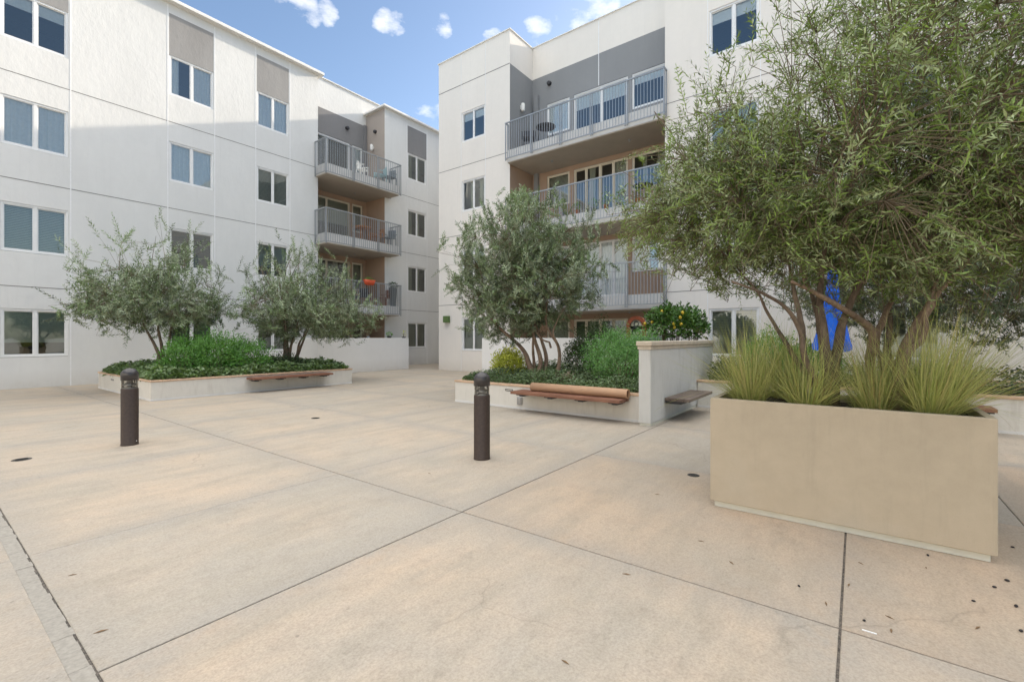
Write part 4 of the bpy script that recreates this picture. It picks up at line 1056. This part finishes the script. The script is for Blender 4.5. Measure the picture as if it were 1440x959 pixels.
        for sgn in (0, PI):
            an = ph+np.arange(nn)*PI/2+sgn+rng.normal(size=nn)*.35
            sd = a*np.cos(an)[:, None]+b*np.sin(an)[:, None]
            dd = unit(tang*rng.uniform(.45, 1.1, nn)[:, None]+sd*.85)
            base_.append(pts); dir_.append(dd); nrm_.append(unit(tang-sd*.2+rng.normal(size=(nn, 3))*.35))
            ll = leaf*(.75+.5*rng.random(nn))*np.where(ts > .85, .7, 1); len_.append(ll); wid_.append(ll*(rng.uniform(.16, .23, nn) if leaf < .07 else rng.uniform(.22, .30, nn)))
            ton_.append(np.clip(tone*.6+rng.random(nn)*.4+.12*hz, 0, 1))
    tr.build('trunk', barkmat, t)
    leaf_mesh('crown', np.concatenate(base_), np.concatenate(dir_), np.concatenate(nrm_), np.concatenate(len_), np.concatenate(wid_), np.concatenate(ton_), [leafmat, 'twig'], t, extra=tw, fold=.14)
    return t
olive('olive_tree', 'large near olive tree with several thin stems, left in the big concrete planter', (4.72, .2, .9), STEM_A,
      [((5.15, -.17, 3.4), (1.35, 1.4, 1.4), 1.), ((5.0, 1.05, 2.75), (.95, .95, .62), .42), ((4.95, .75, 3.2), (.9, .9, .7), .35), ((5.2, -.3, 4.3), (1.1, 1.0, 1.2), .2), ((5.1, .3, 2.35), (.7, .95, .38), .16)], 1, 90, 3700, .060, 'olive_near', top_thin=.85, gap=.25, lump=.22, shoot=(.22, .6), step=.03)
olive('olive_tree', 'large near olive tree with a thick leaning trunk, right in the big concrete planter', (4.85, -.35, .9), STEM_B,
      [((5.8, -1.0, 3.45), (1.5, 1.6, 1.4), 1.), ((5.9, -1.7, 2.75), (1.3, 1.3, .7), .4), ((5.4, -.9, 4.3), (1.3, 1.3, 1.2), .25)], 2, 90, 3300, .060, 'olive_near', 'bark_pale', top_thin=.8, gap=.25, lump=.22, shoot=(.22, .6), step=.03)
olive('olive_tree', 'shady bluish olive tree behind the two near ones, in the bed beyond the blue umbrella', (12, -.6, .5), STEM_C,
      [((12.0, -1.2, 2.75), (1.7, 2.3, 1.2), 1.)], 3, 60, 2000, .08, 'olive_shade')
olive('olive_tree', 'rounded dense olive tree with a fan of bare brown stems behind the cardboard tube', (9.3, 5.9, .5), STEM_MID,
      [((9.15, 6.4, 3.25), (1.6, 1.7, 1.5), 1.), ((9.05, 7.1, 2.6), (1.1, 1.2, 1.2), .35), ((9.15, 6.5, 3.95), (1.4, 1.5, .85), .25), ((9.2, 5.95, 2.7), (1.3, 1.35, .85), .35)], 4, 90, 2500, .085, 'olive_far', 'bark_pale', shoot=(.2, .5), top_thin=.3, clump=7, gap=.3)
olive('olive_tree', 'airy wide olive tree at the left end of the long planted bed', (4.45, 15.8, .5), STEM_L1,
      [((4.35, 15.8, 2.75), (1.6, 1.6, 1.05), 1.), ((4.4, 16.0, 2.3), (1.75, 1.7, .6), .45), ((4.2, 15.9, 3.6), (1.4, 1.4, 1.1), .3)], 5, 60, 1300, .10, 'olive_far', shoot=(.25, .65), step=.04, top_thin=.45, gap=.25, clump=7)
olive('olive_tree', 'feathery olive tree with one thick trunk near the right end of the long planted bed', (7.6, 14.9, .5), STEM_L2,
      [((8.1, 14.6, 2.7), (1.85, 1.65, 1.1), 1.), ((8.2, 14.6, 2.15), (1.8, 1.6, .65), .4), ((7.5, 14.8, 3.6), (1.3, 1.3, 1.2), .25)], 6, 60, 1400, .10, 'olive_far', shoot=(.25, .7), step=.04, top_thin=.5, gap=.22, clump=7)

# ------------------------------------------------------------------ shrubs
def shrub(name, lab, org, blobs, n, leaf, mat, seed, cat='shrub', wide=.45, shell=.55):
    rng = np.random.default_rng(seed); t = thing(name, lab, cat, org)
    B, D, NN, LL = [], [], [], []; s = MB(); tot = sum(b[2] for b in blobs)
    for c, r, w in blobs:
        k = int(n*w/tot); u = unit(rng.normal(size=(k, 3))); u[:, 2] = np.abs(u[:, 2])*np.where(rng.random(k) < .8, 1, -.5)
        lm = np.array([1+.45*noise.noise(Vector(q)*3.1+Vector((seed, 1, 0)))+.3*noise.noise(Vector(q)*8+Vector((0, 0, seed))) for q in u])
        rad = rng.uniform(shell**3, 1.05, k)**(1/3)*lm
        p = np.array(c)+u*np.array(r)*rad[:, None]
        B.append(p); D.append(unit(u*.7+rng.normal(size=(k, 3))*.55+np.array([0, 0, .25]))); NN.append(unit(u+rng.normal(size=(k, 3))*.5)); LL.append(leaf*rng.uniform(.6, 1.25, k))
        for q in range(14):
            i = rng.integers(k); s.tube([(c[0]+rng.normal()*.06, c[1]+rng.normal()*.06, org[2]-.05), tuple((np.array(c)*.6+p[i]*.4)), tuple(p[i])], [.012, .007, .003], 4, cap=False)
    B, D, NN, LL = map(np.concatenate, (B, D, NN, LL))
    s.build('stem', 'twig', t)
    leaf_mesh('foliage', B, D, NN, LL, LL*wide, rng.random(len(B)), [mat], t, fold=.15)
    return t
shrub('shrub', 'broad bright green shrub in the middle of the long planted bed', (5.3, 14.5, .45), [((4.65, 14.45, .8), (.62, .55, .72), 1), ((5.35, 14.35, .85), (.75, .6, .78), 1.2), ((6.1, 14.3, .8), (.62, .55, .66), .9), ((5.3, 15.1, .8), (.9, .5, .75), .6)], 19000, .06, 'bush_green', 31, shell=.6)
shrub('shrub', 'small dark shrub at the foot of the thick olive trunk in the long bed', (7.2, 14.6, .45), [((7.25, 14.4, .55), (.55, .5, .45), 1), ((7.8, 14.7, .5), (.5, .5, .32), .6)], 3200, .06, 'bush_dark', 32)
shrub('shrub', 'large feathery bright green shrub beside the capped screen wall', (9.1, 3.9, .45), [((8.95, 3.85, .85), (.6, .64, .72), 1), ((9.3, 4.3, 1.0), (.6, .6, .72), .8), ((9.3, 3.6, 1.0), (.55, .48, .66), .7)], 19000, .04, 'bush_bright', 33, shell=.6)
shrub('shrub', 'yellow-green shrub at the left end of the bed with the bench', (9.3, 7.1, .45), [((9.35, 7.1, .78), (.40, .40, .46), 1), ((9.2, 7.0, .72), (.42, .42, .36), .6)], 4200, .06, 'bush_yellow', 34)
shrub('shrub', 'tall dark green shrub behind the feathery bright green one', (10.9, 5.3, .45), [((10.9, 5.35, 1.05), (.65, .75, .85), 1), ((10.6, 5.7, .85), (.55, .5, .6), .5)], 9000, .055, 'bush_dark', 35)
shrub('shrub', 'low dark shrub under the fan of olive stems', (10, 6.6, .45), [((10.2, 6.6, .5), (.6, .8, .32), 1), ((9.6, 4.9, .5), (.5, .5, .34), .5)], 4500, .05, 'bush_dark', 36)
shrub('shrub', 'pale cream-leaved little plant in front of the olive stems', (8.75, 5.02, .45), [((8.6, 4.95, .52), (.18, .2, .2), 1)], 350, .06, 'dry_stem', 37)
shrub('shrub', 'dark green feathery shrub behind the left clump of grass, under the window', (11.4, 1.6, .5), [((11.3, 1.5, .85), (.6, .65, .72), 1), ((11.5, .8, .8), (.6, .6, .55), .7)], 11000, .06, 'bush_green', 38)
shrub('shrub', 'dark low shrub at the foot of the screen wall behind the weathered bench', (11.0, 2.45, .5), [((11.0, 2.35, .62), (.35, .3, .42), 1)], 2600, .05, 'bush_dark', 39)
# citrus with fruit
CT = shrub('citrus_tree', 'glossy citrus bush with yellow fruit rising behind the capped screen wall', (12.0, 3.9, .45), [((11.95, 3.75, 1.75), (.62, .68, .55), 1), ((11.8, 4.0, 2.0), (.4, .4, .3), .3), ((12.0, 3.3, 1.7), (.4, .35, .45), .4)], 3600, .10, 'citrus', 40, 'tree', .5)
rng = np.random.default_rng(8)
for k in range(8):
    m = MB(); c = (11.4+rng.uniform(-.05, .22), 3.75+rng.uniform(-.6, .6), 1.95+rng.uniform(-.25, .25)); r = .038
    m.lathe([(0, -r*1.2)]+[(r*math.sin(PI*q/8), -r*1.15*math.cos(PI*q/8)) for q in range(1, 8)]+[(0, r*1.2)], c, 12); m.build('fruit', 'fruit', CT)

# ------------------------------------------------------------------ ground cover in the beds (nobody could count it)
def cover(name, lab, x0, x1, y0, y1, z, n, leaf, mat, seed, spill, wide=.8, hh=.12, amp=.12):
    rng = np.random.default_rng(seed)
    p = np.empty((n, 3)); p[:, 0] = rng.uniform(x0, x1, n); p[:, 1] = rng.uniform(y0, y1, n)
    ne = int(n*spill[1])                                   # more leaves along the edge that faces the plaza
    for sd, q in ((spill[0], slice(0, ne)),):
        k = rng.integers(0, len(sd), ne)
        for i, s in enumerate(sd):
            m = np.where(k == i)[0]; w = np.abs(rng.normal(size=len(m)))*.12-.03-.10*np.maximum(0, np.array([noise.noise(Vector((a*2.3, b*2.3, seed))) for a, b in p[m, :2]])+.05)
            if s == 'w': p[m, 0] = x0+w
            if s == 's': p[m, 1] = y0+w
            if s == 'n': p[m, 1] = y1-w
    hgt = np.array([amp*(noise.noise(Vector((a*1.4, b*1.4, seed)))+.5*noise.noise(Vector((a*4, b*4, seed)))+.45) for a, b in p[:, :2]])
    edge = np.minimum(np.minimum(p[:, 0]-x0, x1-p[:, 0]), np.minimum(p[:, 1]-y0, y1-p[:, 1]))
    dome = np.clip(edge/.22, -.6, 1)
    p[:, 2] = z+np.maximum(hgt, .02)*np.clip(dome, .25, 1)+hh*rng.random(n)**.7*np.clip(dome+.3, .2, 1)
    over = edge < -.02; p[over, 2] = z-rng.random(over.sum())**2*.10+.02
    d = rng.normal(size=(n, 3)); d[:, 2] = d[:, 2]*.35+.1; nr = rng.normal(size=(n, 3))*.55+np.array([0, 0, 1.])
    LL = leaf*rng.uniform(.6, 1.2, n)
    o = leaf_mesh(name, p, d, nr, LL, LL*wide, rng.random(n), [mat], None, ((x0+x1)/2, (y0+y1)/2, z), fold=.12, mid=.4)
    tag(o, lab, 'ground cover', kind='stuff')
cover('ivy', 'dark ivy spreading over the soil and the coping of the long bed', 3.7, 8.9, 13.5, 17.9, .49, 21000, .11, 'ivy', 51, ('ws', .4), .8, .17, .17)
cover('creeper', 'fine-leaved creeper covering the bed behind the bench with the tube', 8.02, 12.2, 3.05, 7.45, .50, 32000, .05, 'creeper', 52, ('wn', .45), .6, .14, .20)
cover('ivy', 'dark ground cover in the bed to the right of the big concrete planter', 10.6, 14, -8, 2.6, .60, 15000, .06, 'bush_dark', 53, ('w', .3), .7, .16, .22)

# ------------------------------------------------------------------ tussock grasses
def tussock(lab, cx, cy, z, n, ln, seed, lean=(0, 0)):
    rng = np.random.default_rng(seed); V = []; F = []; T = []; K = 7
    for i in range(n):
        a = rng.uniform(0, 2*PI); sp = abs(rng.normal())*.50+.04; sp = min(sp, 1.3); l = ln*rng.uniform(.5, 1.2)
        if rng.random() < .10: sp = rng.uniform(.7, 1.3); l = ln*rng.uniform(.9, 1.25)
        r0 = rng.random()**.5*.13; bx, by = cx+r0*math.cos(a), cy+r0*math.sin(a)
        dx, dy = math.cos(a)*math.sin(sp)+lean[0], math.sin(a)*math.sin(sp)+lean[1]; up = math.cos(sp)
        sag = rng.uniform(.05, .85)*(.3+sp); kink = rng.normal(size=2)*.10*(1+2*(rng.random() < .12)); w = rng.uniform(.0010, .0025); ta = a+PI/2+rng.normal()*.6; b0 = len(V); tone = rng.random()
        sx, sy = math.cos(ta)*w, math.sin(ta)*w
        if bx+dx*l < 4.40 and z+l*up-sag*l*.6 < 1.02: continue          # no blade hangs through the rim
        for k in range(K):
            t = k/(K-1); px, py = bx+(dx+kink[0]*t*t)*l*t, by+(dy+kink[1]*t*t)*l*t; pz = z+l*up*t-sag*l*t*t*.6
            hs = 1-.85*t**2.2
            V.append((px-sx*hs-cx, py-sy*hs-cy, pz-z)); V.append((px+sx*hs-cx, py+sy*hs-cy, pz-z)); T += [np.clip(tone+.1*(t-.5), 0, 1)]*2
        for k in range(K-1): q = b0+2*k; F.append((q, q+1, q+3, q+2))
    me = bpy.data.meshes.new('grass_tussock'); me.from_pydata(V, [], F); me.materials.append(M['grass'])
    me.attributes.new('tone', 'FLOAT', 'POINT').data.foreach_set('value', np.array(T, np.float32))
    me.polygons.foreach_set('use_smooth', [True]*len(F)); me.update()
    o = bpy.data.objects.new('grass_tussock', me); COL.objects.link(o); o.location = (cx, cy, z)
    tag(o, lab, 'grass clump', 'tussock grasses in the big concrete planter')
tussock('leftmost full clump of long green grass at the end of the big planter', 4.64, .78, .93, 820, .76, 61, (.02, .10))
tussock('spreading clump of grass at the foot of the central olive stems', 4.55, .33, .93, 560, .64, 62, (-.05, -.06))
tussock('yellowish clump of grass in front of the thick leaning olive trunk', 4.66, -.10, .93, 420, .62, 63, (-.04, .12))
tussock('rightmost clump of grass, leaning over the right rim of the big planter', 4.60, -.45, .93, 950, .78, 64, (0, -.14))
tussock('tall clump of grass at the back left corner of the big planter', 5.05, .55, .93, 520, .78, 65, (.0, .05))
tussock('tall clump of grass behind the thick leaning trunk', 4.98, -.16, .93, 460, .74, 66, (0, .05))
tussock('clump of grass at the back right corner of the big planter', 5.05, -.52, .93, 520, .80, 67, (0, -.12))

# ------------------------------------------------------------------ light, sky, camera
sx, sy, sz = 1., -.2, .41
SUN = Vector((sx, sy, sz)).normalized()
elev = math.asin(SUN.z); az = math.atan2(SUN.x, SUN.y)
ld = bpy.data.lights.new('sun', 'SUN'); ld.energy = SUN_E; ld.angle = math.radians(.5); ld.color = (1, .88, .72)
lo = bpy.data.objects.new('sun', ld); COL.objects.link(lo); lo.rotation_euler = (-SUN).to_track_quat('-Z', 'Y').to_euler(); lo.location = (30, -10, 30)
w = bpy.data.worlds.new('World'); bpy.context.scene.world = w; w.use_nodes = True; nt = w.node_tree
bg = nt.nodes['Background']; bg.inputs['Strength'].default_value = SKY_S
sky = N(nt, 'ShaderNodeTexSky', sky_type='NISHITA'); sky.sun_disc = False; sky.sun_elevation = elev; sky.sun_rotation = az
sky.air_density = 1.0; sky.dust_density = 1.4; sky.ozone_density = 1.8; sky.altitude = 100
tc = N(nt, 'ShaderNodeTexCoord'); gen = tc.outputs['Generated']
wn = N(nt, 'ShaderNodeTexNoise'); wn.inputs['Scale'].default_value = 9; wn.inputs['Detail'].default_value = 5; L(nt, gen, wn.inputs['Vector'])
wv = N(nt, 'ShaderNodeVectorMath', operation='MULTIPLY_ADD'); L(nt, wn.outputs['Color'], wv.inputs[0]); wv.inputs[1].default_value = (.10, .10, .05); L(nt, gen, wv.inputs[2])
ws = N(nt, 'ShaderNodeVectorMath', operation='SUBTRACT'); L(nt, wv.outputs[0], ws.inputs[0]); ws.inputs[1].default_value = (.05, .05, .025)
wg = N(nt, 'ShaderNodeVectorMath', operation='NORMALIZE'); L(nt, ws.outputs[0], wg.inputs[0])
def blob(px, rad, k=1.):                     # round patch of sky round a compass direction
    d = Vector(px).normalized(); v = N(nt, 'ShaderNodeVectorMath', operation='DOT_PRODUCT'); L(nt, wg.outputs[0], v.inputs[0]); v.inputs[1].default_value = d
    mr = N(nt, 'ShaderNodeMapRange', interpolation_type='SMOOTHSTEP'); L(nt, v.outputs['Value'], mr.inputs['Value'])
    mr.inputs['From Min'].default_value = math.cos(rad); mr.inputs['From Max'].default_value = 1.; mr.inputs['To Max'].default_value = k; return mr.outputs[0]
mp = N(nt, 'ShaderNodeMapping'); mp.inputs['Scale'].default_value = (1, 1, 2.2); L(nt, gen, mp.inputs['Vector'])
n1 = noise_n(nt, mp.outputs['Vector'], 11, 9, .6); n2 = noise_n(nt, mp.outputs['Vector'], 2.2, 6, .6)
mask = None
for b_ in CLOUDS:
    q = blob(*b_); mask = q if mask is None else math_n(nt, 'MAXIMUM', mask, q)
dens = math_n(nt, 'SUBTRACT', math_n(nt, 'ADD', mask, math_n(nt, 'MULTIPLY', n1, 1.5)), 1.18)
cl = ramp(nt, dens, [(.0, (0, 0, 0)), (.16, (.45, .45, .45)), (.42, (1, 1, 1))])
sep = N(nt, 'ShaderNodeSeparateXYZ'); L(nt, gen, sep.inputs[0])
# bright broken cloud added overhead, out of view, as fill light
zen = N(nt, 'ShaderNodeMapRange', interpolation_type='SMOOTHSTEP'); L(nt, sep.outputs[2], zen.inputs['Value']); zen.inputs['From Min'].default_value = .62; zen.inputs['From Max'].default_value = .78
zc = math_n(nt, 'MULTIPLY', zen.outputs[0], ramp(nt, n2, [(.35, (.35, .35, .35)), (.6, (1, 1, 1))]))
c1 = mixc(nt, cl, sky.outputs[0], CLOUD_C)
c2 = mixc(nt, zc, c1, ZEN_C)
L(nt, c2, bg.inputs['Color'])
cam = bpy.data.cameras.new('camera'); co = bpy.data.objects.new('camera', cam); COL.objects.link(co)
cam.sensor_width = 36; cam.lens = 36*647/1440; cam.shift_y = -4.5/1440; cam.clip_start = .05; cam.clip_end = 3000
co.location = (0, 0, 1.5); co.rotation_euler = (PI/2, 0, math.atan2(.6, .8)-PI/2)
sc = bpy.context.scene; sc.camera = co
vs_ = sc.view_settings; vs_.view_transform = 'Standard'; vs_.look = 'None'; vs_.gamma = 1; vs_.exposure = EXPO
sc.cycles.max_bounces = 10; sc.cycles.diffuse_bounces = 5; sc.cycles.transparent_max_bounces = 24; sc.cycles.glossy_bounces = 4
sc.cycles.use_denoising = True; sc.cycles.sample_clamp_indirect = 8
sc.cycles.caustics_reflective = False; sc.cycles.caustics_refractive = False
